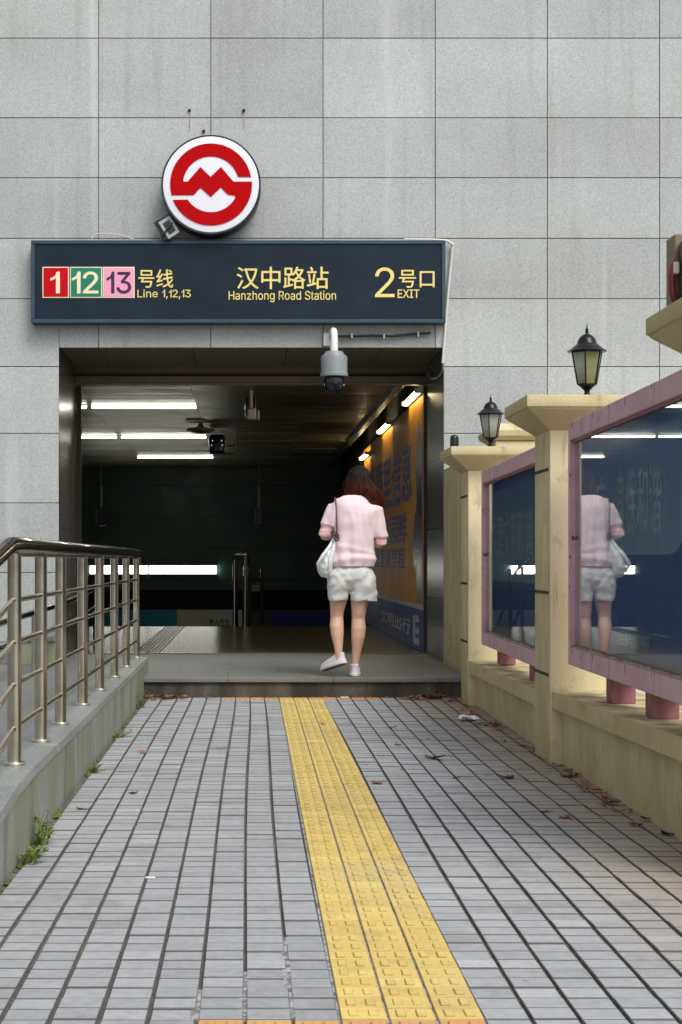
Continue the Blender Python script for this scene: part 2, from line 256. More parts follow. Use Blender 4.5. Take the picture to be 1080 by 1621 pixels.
# ------------------------------------------------------------------ mesh helpers
WORLD = {}
class MB:
    def __init__(s, var=False):
        s.bm = bmesh.new(); s.lay = s.bm.loops.layers.color.new('var') if var else None
    def _paint(s, faces, v):
        if s.lay is not None:
            for f in faces:
                for l in f.loops: l[s.lay] = (v, v, v, 1)
    def box(s, x0, x1, y0, y1, z0, z1, bev=0, v=1.0, seg=1):
        lo, hi = (x0, y0, z0), (x1, y1, z1)
        if bev and seg > 1:      # rounded edges, made apart and merged in
            t = bmesh.new(); M_ = Matrix.Translation(((x0 + x1) / 2, (y0 + y1) / 2, (z0 + z1) / 2)) @ Matrix.Diagonal((x1 - x0, y1 - y0, z1 - z0, 1))
            bmesh.ops.create_cube(t, size=1, matrix=M_); bmesh.ops.bevel(t, geom=list(t.edges), offset=bev, segments=seg, affect='EDGES', profile=.6)
            me = bpy.data.meshes.new('t'); t.to_mesh(me); t.free(); s.bm.from_mesh(me); bpy.data.meshes.remove(me); return
        new = s.bm.verts.new; fs = []
        if not bev:
            vs = [new((x, y, z)) for x in (x0, x1) for y in (y0, y1) for z in (z0, z1)]
            fs = [s.bm.faces.new([vs[i] for i in f]) for f in ((0, 1, 3, 2), (4, 6, 7, 5), (0, 4, 5, 1), (2, 3, 7, 6), (0, 2, 6, 4), (1, 5, 7, 3))]
            s._paint(fs, v); return vs
        V = {}
        for i in (0, 1):
            for j in (0, 1):
                for k in (0, 1):
                    c = [hi[q] if t else lo[q] for q, t in enumerate((i, j, k))]; ins = [c[q] + (-bev if t else bev) for q, t in enumerate((i, j, k))]
                    for ax in range(3):
                        p = list(ins); p[ax] = c[ax]; V[i, j, k, ax] = new(p)
        def F_(*ks, flip=False):
            f = s.bm.faces.new([V[k] for k in (reversed(ks) if flip else ks)]); fs.append(f)
        for t in (0, 1):
            F_((t, 0, 0, 0), (t, 1, 0, 0), (t, 1, 1, 0), (t, 0, 1, 0), flip=not t)
            F_((0, t, 0, 1), (0, t, 1, 1), (1, t, 1, 1), (1, t, 0, 1), flip=not t)
            F_((0, 0, t, 2), (1, 0, t, 2), (1, 1, t, 2), (0, 1, t, 2), flip=not t)
        for a in (0, 1):
            for b in (0, 1):
                e = (a == b)
                F_((0, a, b, 1), (1, a, b, 1), (1, a, b, 2), (0, a, b, 2), flip=e if True else 0)
                F_((a, 0, b, 2), (a, 1, b, 2), (a, 1, b, 0), (a, 0, b, 0), flip=e)
                F_((a, b, 0, 0), (a, b, 1, 0), (a, b, 1, 1), (a, b, 0, 1), flip=e)
                for c in (0, 1):
                    F_((a, b, c, 0), (a, b, c, 1), (a, b, c, 2), flip=(a + b + c) % 2 == 0)
        s._paint(fs, v)
    def hexa(s, pts, v=1.0):     # 8 points, bottom ring then top ring
        vs = [s.bm.verts.new(p) for p in pts]
        q = [(3, 2, 1, 0), (4, 5, 6, 7), (0, 1, 5, 4), (1, 2, 6, 5), (2, 3, 7, 6), (3, 0, 4, 7)]
        fs = [s.bm.faces.new([vs[i] for i in f]) for f in q]; s._paint(fs, v); return vs
    def quad(s, pts, v=1.0):
        f = s.bm.faces.new([s.bm.verts.new(p) for p in pts]); s._paint([f], v)
    def rings(s, rings, close=True, caps=True):
        R_ = [[s.bm.verts.new(p) for p in r] for r in rings]
        for a, b in zip(R_, R_[1:]):
            n = len(a)
            for i in range(n if close else n - 1):
                s.bm.faces.new((a[i], a[(i + 1) % n], b[(i + 1) % n], b[i]))
        if caps:
            for r, fl in ((R_[0], True), (R_[-1], False)):
                c = Vector((0, 0, 0))
                for vv in r: c += vv.co
                cv = s.bm.verts.new(c / len(r))
                for i in range(len(r)):
                    a, b = r[i], r[(i + 1) % len(r)]
                    s.bm.faces.new((b, a, cv) if fl else (a, b, cv))
    def tube(s, pts, r, n=12, caps=True):
        pts = [Vector(p) for p in pts]; rr = r if isinstance(r, (list, tuple)) else [r] * len(pts)
        out = []; up = None
        for i, p in enumerate(pts):
            t = (pts[min(i + 1, len(pts) - 1)] - pts[max(i - 1, 0)]).normalized()
            if up is None: up = Vector((0, 0, 1)) if abs(t.z) < .9 else Vector((0, 1, 0))
            u = (up - t * up.dot(t)).normalized(); up = u; w_ = t.cross(u)
            out.append([p + (u * math.cos(a) + w_ * math.sin(a)) * rr[i] for a in [2 * math.pi * k / n for k in range(n)]])
        s.rings(out, True, caps)
    def lathe(s, c, prof, n=24, axis='z', rot0=0):
        out = []
        for (r, h) in prof:
            ring = []
            for k in range(n):
                a = 2 * math.pi * k / n + rot0
                p = (math.cos(a) * r, math.sin(a) * r, h)
                if axis == 'y': p = (p[0], h, p[1])
                if axis == 'x': p = (h, p[0], p[1])
                ring.append(Vector(c) + Vector(p))
            out.append(ring)
        s.rings(out)
    def poly(s, pts2, y0, y1, f=None):   # polygon in x,z extruded along y
        f = f or (lambda u, w_, d: (u, d, w_))
        tri = geometry.tessellate_polygon([[Vector((a, b, 0)) for a, b in pts2]])
        A = [s.bm.verts.new(f(a, b, y0)) for a, b in pts2]; B = [s.bm.verts.new(f(a, b, y1)) for a, b in pts2]
        for t in tri:
            s.bm.faces.new([A[i] for i in t]); s.bm.faces.new([B[i] for i in reversed(t)])
        n = len(pts2)
        for i in range(n): s.bm.faces.new((A[i], A[(i + 1) % n], B[(i + 1) % n], B[i]))
    def build(s, name, mat, parent=None, smooth=False, org=None, fix=True, **props):
        if fix: bmesh.ops.recalc_face_normals(s.bm, faces=s.bm.faces)
        me = bpy.data.meshes.new(name); s.bm.to_mesh(me); s.bm.free()
        return link(me, name, mat, parent, smooth, org, **props)
def link(me, name, mat, parent=None, smooth=False, org=None, **props):
    if org is None:
        xs = [v.co for v in me.vertices]
        lo = [min(c[i] for c in xs) for i in range(3)]; hi = [max(c[i] for c in xs) for i in range(3)]
        org = Vector(((lo[0] + hi[0]) / 2, (lo[1] + hi[1]) / 2, lo[2]))
    org = Vector(org); me.transform(Matrix.Translation(-org))
    if isinstance(mat, str): mat = MM[mat]
    if mat: me.materials.append(mat)
    if smooth:
        for p in me.polygons: p.use_smooth = True
        if smooth != 'all':
            try: me.set_sharp_from_angle(angle=R(38))
            except Exception: pass
    o = bpy.data.objects.new(name, me); COL.objects.link(o)
    WORLD[o.name] = org.copy()
    if parent: o.parent = parent; o.location = org - WORLD[parent.name]
    else: o.location = org
    for k, v in props.items(): o[k] = v
    return o
def thing(name, label, cat, loc, group=None):
    o = bpy.data.objects.new(name, None); COL.objects.link(o); o.location = loc; o.empty_display_size = .1
    WORLD[o.name] = Vector(loc); o['label'] = label; o['category'] = cat
    if group: o['group'] = group
    return o
def tag(o, label, cat, group=None):
    o['label'] = label; o['category'] = cat
    if group: o['group'] = group
    return o
def kids(o): return [c for c in bpy.data.objects if c.parent == o]
def dup(o, parent=None):
    c = o.copy(); COL.objects.link(c)
    if parent: c.parent = parent
    for ch in kids(o): dup(ch, c)
    return c
import os
try: SANS = bpy.data.fonts.load(os.path.join(bpy.utils.resource_path('LOCAL'), 'datafiles', 'fonts', 'Inter.woff2'))   # Blender's own interface face
except Exception: SANS = None
def glyphs(body):
    """flat letter outlines as triangles; the figure 1 is drawn plain, with a flag and no foot"""
    def one():
        h_ = max(c.y for c in run('2')[0]) / .727
        P_ = [(.02, .50), (.10, .545), (.165, .60), (.205, .727), (.275, .727), (.275, 0), (.185, 0), (.185, .535), (.105, .47), (.02, .435)]
        tri = geometry.tessellate_polygon([[Vector((a, b, 0)) for a, b in P_]]); return [Vector((a * h_, b * h_, 0)) for a, b in P_], [tuple(t) for t in tri]
    def run(tx):
        cu = bpy.data.curves.new('g', 'FONT'); cu.body = tx; cu.size = 1; cu.resolution_u = 4
        if SANS and all(ord(ch) < 256 for ch in tx): cu.font = SANS
        o = bpy.data.objects.new('g', cu); me = bpy.data.meshes.new_from_object(o); bpy.data.objects.remove(o)
        r = ([v.co.copy() for v in me.vertices], [tuple(p.vertices) for p in me.polygons]); bpy.data.meshes.remove(me); return r
    if '1' not in body: return run(body)
    parts = []; cur = ''
    for ch in body:
        if ch == '1' or (parts and cur == '' and ch in '23,'):
            if cur: parts.append(cur); cur = ''
            parts.append(ch)
        else: cur += ch
    if cur: parts.append(cur)
    V, Fc = [], []; x = 0
    for p in parts:
        v, f = one() if p == '1' else run(p.rstrip() or p)
        lo = min(c.x for c in v); hi = max(c.x for c in v); k = len(V)
        V += [Vector((c.x - lo + x, c.y, 0)) for c in v]; Fc += [tuple(i + k for i in t) for t in f]; x += hi - lo + (.065 if not p.endswith(' ') else .28)
    return V, Fc
def text(name, body, u0, u1, w0, w1, d, mat, parent, depth=.004, bold=0.0, facing='y'):
    """mesh lettering fitted into a rectangle; facing 'y' reads towards -Y, facing 'x' reads towards -X (u runs along -Y)"""
    V, Fc = glyphs(body)
    a, b, c, e = min(v.x for v in V), max(v.x for v in V), min(v.y for v in V), max(v.y for v in V)
    bm = bmesh.new(); n = 0; layer = 0
    for (ox, oy) in ([(0, 0)] if not bold else [(0, 0), (bold, 0), (-bold, 0), (0, bold), (0, -bold)]):     # heavier strokes: the same letters set a hair apart, each a touch deeper
        for front in (True, False):
            vs = []
            for v in V:
                u = u0 + (v.x + ox - a) / (b - a) * (u1 - u0); w_ = w0 + (v.y + oy - c) / (e - c) * (w1 - w0); k = d - depth + layer if front else d
                vs.append(bm.verts.new((u, k, w_) if facing == 'y' else (k, u, w_)))
            fs = []
            for t in Fc:
                try: fs.append(bm.faces.new([vs[i] for i in t]))
                except ValueError: pass
            if front: F1, V1 = fs, vs
        cnt = {}
        for t in Fc:
            for i in range(len(t)):
                p, q_ = t[i], t[(i + 1) % len(t)]; cnt[(p, q_)] = cnt.get((p, q_), 0) + 1
        for (p, q_) in list(cnt):
            if (q_, p) not in cnt:
                try: bm.faces.new((V1[p], V1[q_], vs[q_], vs[p]))
                except ValueError: pass
        layer += depth * .12
    me2 = bpy.data.meshes.new(name); bm.to_mesh(me2); bm.free()
    return link(me2, name, mat, parent)
F = 2600.0
def at(px, py, y): return Vector(((px - 392) * y / F, y, CAM_H - (py - 888) * y / F))   # real point at distance y seen at a photo pixel

YF, YJ = 14.15, 15.58        # facade face, back of the door reveal
PZ = .148                    # platform level
OX0, OX1, OZ = -1.627, 1.692, 2.87

# ------------------------------------------------------------------ ground
g = MB(); g.box(-60, 60, -60, 14.6, -.30, -.022); g.build('ground', 'asphalt', kind='structure')
g = MB(); g.box(1.85, 9, -6, 14.1, -.10, -.004); g.build('street_pavement', 'concrete', kind='structure')
# walkway: bed of grout and individually laid bricks in one mesh
g = MB(); g.box(-.82, 1.70, -3, 12.41, -.15, -.009); g.build('walkway_bed', 'grout', kind='structure')
P = .1092
grey, yel, ora, pale = MB(True), MB(True), MB(True), MB()
def brick(mb, x, y, wx, wy, v, j=1):
    dz = random.uniform(-.0019, .0019) * j; t1 = random.uniform(-.0012, .0012) * j; t2 = random.uniform(-.001, .001) * j
    mb.box(x, x + wx, y, y + wy, -.03, dz, .0022, v)
def drift(y): return .234 - .027 * (12 - y) / 8.3 if y < 12 else .234
PR = .0925
rows = int((12.4 + 1.0) / PR)
for k in range(-10, 13):
    ph = random.uniform(-.006, .006)
    for r_ in range(rows):
        y = 12.385 - (r_ + 1) * PR + ph * .5
        if y < -.9: break
        yc = y + .05; x = drift(yc) + k * P + .006 * math.sin(yc * .8 + k * .35) * (0 if 0 <= k <= 2 else 1)
        if x < -.79 or x > 1.585: continue
        cross = (y > 12.385 - .20 and -4 <= k <= 6 and not (0 <= k <= 2 and y < 12.29)) or (3.40 < y < 3.625 and -3 <= k <= 2)
        v = min(1, max(0, random.gauss(.5, .13)))
        if 0 <= k <= 2 and not cross:
            brick(yel, x + .004, y, P - .0048, PR - .0012, v, .6)
            for ddx in (.022, .068):
                yel.box(x + ddx, x + ddx + .022, y + .018, y + .072, -.002, .0034, .0018, v, 1)
        elif cross:
            brick(ora, x + .004, y, P - .008, PR - .003, v, .6)
            for ddx in (.022, .068): ora.box(x + ddx, x + ddx + .022, y + .024, y + .066, -.002, .004, .002, v, 1)
        else:
            gap = .0086; wide = .0005 if random.random() > .05 else .005
            if k == -1 or k == 3: gap = .009
            if (k == -1 and y < 4.5) or (k == -2 and y < 4.1) or (k == -3 and y < 3.95): v = random.choice((0, .12, .3))
            brick(grey, x + gap / 2, y, P - gap, PR - .0065 - wide, v)
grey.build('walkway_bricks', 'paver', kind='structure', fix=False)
yel.build('tactile_bricks', 'yellow_tactile', kind='structure', fix=False)
ora.build('tactile_cross_bricks', 'orange_tactile', kind='structure', fix=False)
g = MB()      # mortar smeared over the joints at the tactile strip and in the near patch
for r_ in range(200):
    y = 12.1 - r_ * .06
    for k in (0, 1, 2, 3):
        x = drift(y) + k * P
        g.quad([(x - .004, y - .03, -.0045), (x + .003, y - .03, -.0045), (x + .003, y + .0302, -.0045), (x - .004, y + .0302, -.0045)])
for (k, c, d) in ((-1, 3.7, 4.5), (-2, 3.7, 4.12), (-3, 3.7, 3.95)):      # joints filled flush in the relaid patch
    x = drift(c) + k * P + .009
    g.box(x - .018, x + .002, c, d, -.02, -.0012)
g.build('mortar', 'pale_grout', kind='structure', fix=False)

# raised platform at the door, side landing on the left
g = MB(True)
g.box(-.785, 1.70, 12.38, 12.95, PZ - .034, PZ, .004)
g.box(-6, 1.70, 12.9502, YF - .012, PZ - .034, PZ)
g.box(-6, -.99, 5.9, 12.95, PZ - .034, PZ)
g.box(OX0 - .02, 1.70, YF - .0118, 15.55, PZ - .034, PZ)
g.hexa([(-6, 1.5, -.2), (-.99, 1.5, -.2), (-.99, 5.9, -.2), (-6, 5.9, -.2), (-6, 1.5, -.05), (-.99, 1.5, -.05), (-.99, 5.8998, PZ), (-6, 5.8998, PZ)])
g.build('platform', 'step_slab', kind='structure')
g = MB(); g.box(-.785, 1.70, 12.405, 15.5, -.2, PZ - .035); g.box(-6, -.99, 5.9, 12.404, -.2, PZ - .035); g.build('step_riser', 'step_riser', kind='structure')
simple('tape_yellow', srgb(150, 140, 96), .7)
TP = thing('floor_tape', 'worn dashed hazard tape along the edge of the platform step', 'floor tape', (.45, 12.48, PZ))
for i in range(26):
    a = -.6 + i * .088
    if random.random() < .75: g = MB(); g.hexa([(a, 12.47, PZ), (a + .05, 12.47, PZ), (a + .075, 12.50, PZ), (a + .025, 12.50, PZ), (a, 12.47, PZ + .0012), (a + .05, 12.47, PZ + .0012), (a + .075, 12.50, PZ + .0012), (a + .025, 12.50, PZ + .0012)]); g.build('dash', 'tape_yellow', TP)

# ------------------------------------------------------------------ station building
B = thing('station_building', 'grey granite clad station building with a wide dark doorway', 'building', (0, YF, 0))
xj = [-1.284 + .967 * k for k in range(-8, 11)]
zj = [-.2, .33, .93, 1.53, 2.13, 2.705, 3.29, 3.81, 4.333, 4.85, 5.536, 6.2, 6.9, 7.6]
g = MB(True); G = .0036
def cell(x0, x1, z0, z1, v):
    if x1 - x0 < .02 or z1 - z0 < .02: return
    dy = random.uniform(-.0012, .0012)
    g.box(x0 + G, x1 - G, YF + dy, YF + .03, z0 + G, z1 - G, .0015, v)
for a, b in zip(xj, xj[1:]):
    for c, d in zip(zj, zj[1:]):
        v = random.uniform(.15, 1)
        if b < OX0 or a > OX1 or c > OZ: cell(a, b, c, d, v); continue
        if a < OX0: cell(a, OX0 + G, c, d, v)
        if b > OX1: cell(OX1 - G, b, c, d, v)
        if d > OZ: cell(max(a, OX0), min(b, OX1), OZ - G, d, v)
g.build('granite_cladding', 'facade_granite', B)
g = MB()
g.box(xj[0], OX0 - .03, YF + .012, YF + .3, -.2, 7.6); g.box(OX1 + .03, xj[-1], YF + .012, YF + .3, -.2, 7.6); g.box(OX0 - .03, OX1 + .03, YF + .012, YF + .3, OZ + .03, 7.6)
g.build('backing_wall', 'joint', B)
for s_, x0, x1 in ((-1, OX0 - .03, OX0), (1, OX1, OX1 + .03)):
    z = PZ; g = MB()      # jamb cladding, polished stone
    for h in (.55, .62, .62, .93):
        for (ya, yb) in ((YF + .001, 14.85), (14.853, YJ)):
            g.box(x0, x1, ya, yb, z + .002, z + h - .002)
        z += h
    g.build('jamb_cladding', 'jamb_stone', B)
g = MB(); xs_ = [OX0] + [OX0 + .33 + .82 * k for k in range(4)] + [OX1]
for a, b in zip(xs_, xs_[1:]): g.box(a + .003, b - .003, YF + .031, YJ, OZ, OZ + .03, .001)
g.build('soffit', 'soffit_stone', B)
g = MB()
g.box(OX0 - .1, OX1 + .1, YJ + .001, YJ + .05, 2.79, 2.90); g.box(OX0 - .1, OX1 + .1, YJ - .03, YJ + .05, 2.722, 2.783, .004); g.box(OX0 - .1, OX1 + .1, YJ - .02, YJ + .05, 2.700, 2.7195)
g.build('shutter_beam', 'beige_metal', B)
for bx in ((OX0, OX1, YJ - .035, YJ + .0, 2.786, 2.803), (OX0 + .002, OX0 + .05, YJ - .02, YJ + .04, PZ, 2.69), (OX1 - .02, OX1 - .002, YJ - .02, YJ + .04, PZ, 2.69)):
    g = MB(); g.box(*bx); g.build('shutter_track', 'brown_metal', B)
g = MB(); g.box(-4.2, OX0 - .031, YF + .301, YJ + .06, -.2, 3.3); g.box(OX1 + .031, 3.4, YF + .301, YJ + .06, -.2, 3.3); g.box(OX0 - .03, OX1 + .03, YF + .301, YJ + .06, OZ + .031, 3.3)
g.box(-4.2, -3.9, YJ + .061, 30, -4, 3.3); g.box(OX1 + .032, 3.4, YJ + .061, 30, -4, 3.3); g.box(-4.2, 3.4, 15.65, 30.6, 3.0, 3.3)
g.build('hall_wall', 'void_paint', B)
g = MB()
for k in range(12):
    z1 = 2.99 - k * .58
    g.box(-3.89, OX1 + .02, 30.0, 30.05, z1 - .572, z1)
g.build('far_wall', 'dark_wall', B)
g = MB(); g.box(-4.2, 3.4, 30.06, 30.3, -4, 3); g.build('far_backing', 'void_paint', B)
g = MB()     # linear metal ceiling
y = YJ + .07; k = 0
while y < 29.9:
    for (a, b) in ((-3.89, -1.76), (-1.754, -.565), (-.559, .672), (.678, 1.44)):
        t = random.uniform(-.0022, .0022); e = random.uniform(-.0012, .0012); z = 2.75
        g.hexa([(a, y, z + t), (b, y, z + t + e), (b, y + .146, z - t + e), (a, y + .146, z - t), (a, y, z + .02), (b, y, z + .02), (b, y + .146, z + .02), (a, y + .146, z + .02)])
    y += .15; k += 1
g.build('ceiling', 'ceiling_metal', B)
g = MB(); g.box(-3.89, OX1 + .02, 15.552, 22.0, -.1, PZ + .004); g.build('hall_floor', 'hall_tile', B)
g = MB(); g.box(-3.89, OX1 + .02, 15.5505, 15.60, PZ + .0045, PZ + .012, .002); g.build('threshold', 'steel', B)
g = MB(); g.box(-3.89, OX1 + .02, 22.001, 22.05, -4, PZ + .003); g.box(-3.89, OX1, 22.1, 30, -4, -3.9); g.build('stairwell', 'void_paint', B)
g = MB()
for k in range(7):
    x = -1.10 + k * .04; g.box(x, x + .022, 15.75, 21.9, PZ + .0042, PZ + .009, .001)
g.build('guide_strip', 'trim_metal', B)
g = MB(); g.box(1.43, 1.50, YJ + .08, 23.4, 2.70, 2.748, .004); g.box(1.43, 1.50, 23.6, 29.5, 2.68, 2.73, .004); g.build('ceiling_trim', 'trim_metal', B)
# ceiling light rows
def tube_light(name, label, x0, x1, y0, y1, z0, z1, mat, group):
    t = thing(name, label, 'ceiling light', ((x0 + x1) / 2, (y0 + y1) / 2, z0), group)
    a = MB(); a.box(x0 - .01, x1 + .01, y0 - .012, y1 + .012, z1, z1 + .025, .002); a.build('housing', 'white_paint', t)
    b_ = MB(); b_.box(x0, x1, y0, y1, z0, z1, .004); b_.build('diffuser', mat, t); return t
rowname = ['front', 'middle', 'back']
for i, (yy, xs) in enumerate(((18.1, ((-3.0, -1.78), (-1.72, -.57))), (22.5, ((-3.0, -1.80), (-1.73, -.57))), (26.9, ((-1.80, -.57),)))):
    for j, (a, b) in enumerate(xs):
        where = 'the left one, partly behind the jamb' if j == 0 else 'the right one'
        lab = ('white linear light in the %s ceiling row, ' % rowname[i]) + where if i < 2 else 'farthest white linear light on the hall ceiling, alone in its row'
        tube_light('ceiling_light', lab, a, b, yy, yy + .06, 2.716, 2.738, 'lamp_white', 'linear lights on the hall ceiling')
for j, (a, b) in enumerate(((-2.87, -1.83), (-1.79, -.575))):
    t = thing('wall_light', ['left one of two bright white light boxes low on the far wall', 'right one of two bright white light boxes low on the far wall'][j], 'wall light', ((a + b) / 2, 29.95, .785), 'light boxes on the far wall')
    q = MB(); q.box(a - .01, b + .01, 29.93, 29.999, .775, .795); q.box(a - .01, b + .01, 29.93, 29.999, .945, .965); q.build('frame', 'trim_metal', t)
    q = MB(); q.box(a, b, 29.92, 29.99, .795, .945, .003); q.build('diffuser', 'strip_white', t)
tl = ['nearest warm fluorescent tube above the yellow advertisement wall', 'middle warm fluorescent tube above the yellow advertisement wall', 'farthest warm fluorescent tube above the yellow advertisement wall']
for j, (ya, yb, z) in enumerate(((15.72, 17.05, 2.66), (19.0, 20.4, 2.63), (22.4, 23.6, 2.50))):
    t = thing('fluorescent_tube', tl[j], 'wall light', (1.64, ya, z), 'tubes over the advertisement wall')
    q = MB(); q.box(1.655, 1.69, ya, yb, z - .03, z + .03, .003); q.build('fitting', 'off_white', t)
    q = MB(); q.tube([(1.635, ya + .03, z), (1.635, yb - .03, z)], .022); q.build('tube', 'lamp_warm', t, smooth=True)
    q = MB(); q.box(1.60, 1.655, ya, ya + .028, z - .024, z + .024, .003); q.build('end_cap', 'off_white', t); q = MB(); q.box(1.60, 1.655, yb - .028, yb, z - .024, z + .024, .003); q.build('end_cap', 'off_white', t)
# advertisement along the right wall
A = thing('advertisement_wall', 'long yellow advertisement with blue lettering along the right hall wall', 'advertisement', (OX1, 19, PZ + .01))
q = MB(); q.box(1.676, 1.70, YJ + .07, 24.5, .60, 2.62); q.build('yellow_panel', 'ad_yellow', A)
q = MB(); q.box(1.674, 1.70, YJ + .07, 24.5, PZ + .01, .56); q.build('blue_band', 'ad_blue', A)
q = MB(); q.box(1.670, 1.70, YJ + .07, 24.5, .5602, .5998); q.build('white_stripe', 'ad_white', A)
text('lettering', '量重里信息', 22.6, 16.75, 1.66, 2.27, 1.676, 'ad_blue', A, .003, .025, 'x')
text('lettering', '自然果园鲜', 22.4, 17.3, 1.22, 1.55, 1.676, 'ad_blue', A, .003, .02, 'x')
text('lettering', '信息重量里程', 22.4, 17.5, .95, 1.17, 1.676, 'ad_blue', A, .003, .02, 'x')
text('white_lettering', '文明出行', 20.6, 16.9, .27, .43, 1.674, 'ad_white', A, .003, .02, 'x')
text('white_lettering', 'E', 16.55, 16.05, .22, .47, 1.674, 'ad_white', A, .003, .04, 'x')
q = MB(); pts = [(15.75, .62), (15.75, 2.0), (15.9, 2.35), (16.1, 2.42), (16.3, 2.2), (16.35, 1.9), (16.25, 1.6), (16.7, 1.2), (16.5, .95), (16.3, 1.0), (16.25, .62)]
q.poly(pts, 1.673, 1.676, lambda u, w_, d: (d, u, w_)); q.build('printed_figure', 'ad_figure', A)
# posters on the far wall
def flat(nm, lab, cat, x0, x1, z0, z1, mt, txt=None):
    t = thing(nm, lab, cat, ((x0 + x1) / 2, 29.98, z0)); q = MB(); q.box(x0, x1, 29.965, 29.999, z0, z1); q.build('panel', mt, t); return t
q = MB(); q.box(-3.89, OX1 + .02, 29.955, 29.999, .145, .50); q.build('shade_band', 'void_paint', B)  # black strip standing in for the band of shade on the far wall
flat('advertisement_panel', 'teal blue advertisement panel low on the far wall', 'advertisement', -2.6, -1.30, -.9, .14, 'ad_teal')
t = flat('advertisement_panel', 'cream advertisement panel with small black lettering beside the teal one', 'advertisement', -1.295, -.10, -.9, .14, 'ad_cream')
text('lettering', '野人先生', -.70, -.33, -.135, -.03, 29.965, 'ink_plum', t, .002, .02)
q = MB(); q.box(-.70, -.33, 29.961, 29.9649, -.165, -.15); q.build('underline', 'ink_plum', t)
flat('advertisement_panel', 'dim navy advertisement panel right of the stair railing', 'advertisement', .45, 1.55, -.9, .10, 'ad_blue')
# stair railing
t = thing('stair_railing', 'stainless handrail loop at the head of the stairs', 'railing', (-.1, 22, PZ))
def post(px, y0, top): 
    q = MB(); x = (px - 392) * y0 / F; q.tube([(x, y0, PZ), (x, y0, top)], .024); q.build('post', 'steel', t, smooth=True)
post(371, 21.9, 1.03); post(388, 21.85, 1.10)
q = MB(); q.tube([(-.18, 21.9, 1.0), (-.18, 21.9, 1.07), (-.15, 21.87, 1.10), (-.05, 21.84, 1.115), (-.03, 21.85, 1.115)], .026); q.tube([(-.033, 21.87, 1.09), (.0, 22.6, 1.1), (.02, 24, .85), (.02, 28, -.6)], .024); q.tube([(-.18, 21.92, 1.03), (-.17, 24, .7), (-.17, 28, -.8)], .024)
q.build('handrail', 'steel', t, smooth=True)
q = MB(); q.tube([(.03, 23, .80), (.19, 23, .78)], .018); q.tube([(.03, 23, .95), (.03, 23, 0)], .022); q.tube([(.2, 23, .92), (.2, 23, 0)], .022); q.box(.04, .19, 23, 23.02, .60, .70, .003); q.build('gate_end', 'trim_metal', t, smooth=True)
# hanging bars on the far wall, ceiling devices
for j, px in enumerate((160, 411)):
    a = at(px, 770, 28.5); b = at(px, 803, 28.5); c = at(px, 832, 28.5)
    t = thing('hanging_camera', ['slim camera hanging on a rod before the far wall, the left one', 'slim camera hanging on a rod before the far wall, above the stair railing'][j], 'camera', c, 'cameras hung before the far wall')
    q = MB(); q.tube([(a.x, 28.5, 2.74), (a.x, 28.5, a.z)], .008); q.tube([a, b], .028); q.build('rod', 'off_white' if 0 else 'grey_plastic', t, smooth=True)
    q = MB(); q.box(b.x - .065, b.x + .06, 28.45, 28.7, c.z, b.z, .01); q.build('body', 'black_plastic', t)
    q = MB(); q.box(b.x - .085, b.x - .067, 28.4, 28.65, c.z + .03, b.z - .03, .003); q.build('bracket', 'grey_plastic', t)
t = thing('ceiling_camera', 'cream box camera on a short pole under the front of the ceiling', 'camera', (.04, 16.6, 2.4))
q = MB(); q.tube([(.035, 16.6, 2.75), (.035, 16.6, 2.56)], .016); q.box(-.0, .085, 16.5, 16.62, 2.46, 2.565, .012); q.build('mount', 'off_white', t, smooth=True)
q = MB(); q.box(-.03, .085, 16.62, 16.8, 2.49, 2.70, .03, seg=2); q.build('body', 'black_plastic', t, smooth=True); q = MB(); q.box(.06, .12, 16.6, 16.8, 2.45, 2.56, .01); q.build('side_plate', 'beige_metal', t)
t = thing('smoke_detector', 'round shallow detector disc on the ceiling beside the lights', 'detector', (-.57, 20.6, 2.64))
q = MB(); q.lathe((-.59, 20.6, 2.66), [(.02, .09), (.05, .05), (.17, .03), (.18, .0), (.06, -.03), (.03, -.035)], 28); q.build('disc', 'beige_metal', t, smooth=True)
q = MB(); q.lathe((-.63, 19.9, 2.735), [(.12, .01), (.13, 0), (.02, -.012)], 24); q.build('base', 'beige_metal', t, smooth=True)
t = thing('speaker_bracket', 'black loudspeaker on a hanging bracket under the ceiling', 'speaker', (-.33, 22.0, 2.45))
c = at(344, 702, 21.5)
q = MB(); q.lathe((c.x, 21.5, c.z), [(.03, .12), (.10, .11), (.12, .06), (.12, -.1), (.08, -.13), (.02, -.14)], 20); q.build('body', simple('dark_blue_plastic', srgb(18, 26, 52), .3), t, smooth=True)
q = MB(); q.tube([(c.x - .1, 21.5, c.z - .13), (c.x + .23, 21.5, c.z - .13), (c.x + .23, 21.5, 2.75)], .011); q.tube([(c.x + .23, 21.5, c.z - .02), (c.x + .1, 21.5, c.z - .04)], .01); q.build('bracket', 'black_plastic', t, smooth=True)
for (dx, dz) in ((-.07, -.02), (.07, -.02), (-.05, .04), (.06, .04), (0, .0)):
    pass
emit('led_blue', (.5, .7, 1, 1), 1.2)
for (dx, dz) in ((-.07, -.03), (.07, -.03), (-.06, .03), (.06, .03), (0, -.055)): q = MB(); q.lathe((c.x + dx, 21.385, c.z + dz), [(.006, 0), (.004, -.004)], 8, 'y'); q.build('indicator', 'led_blue', t)

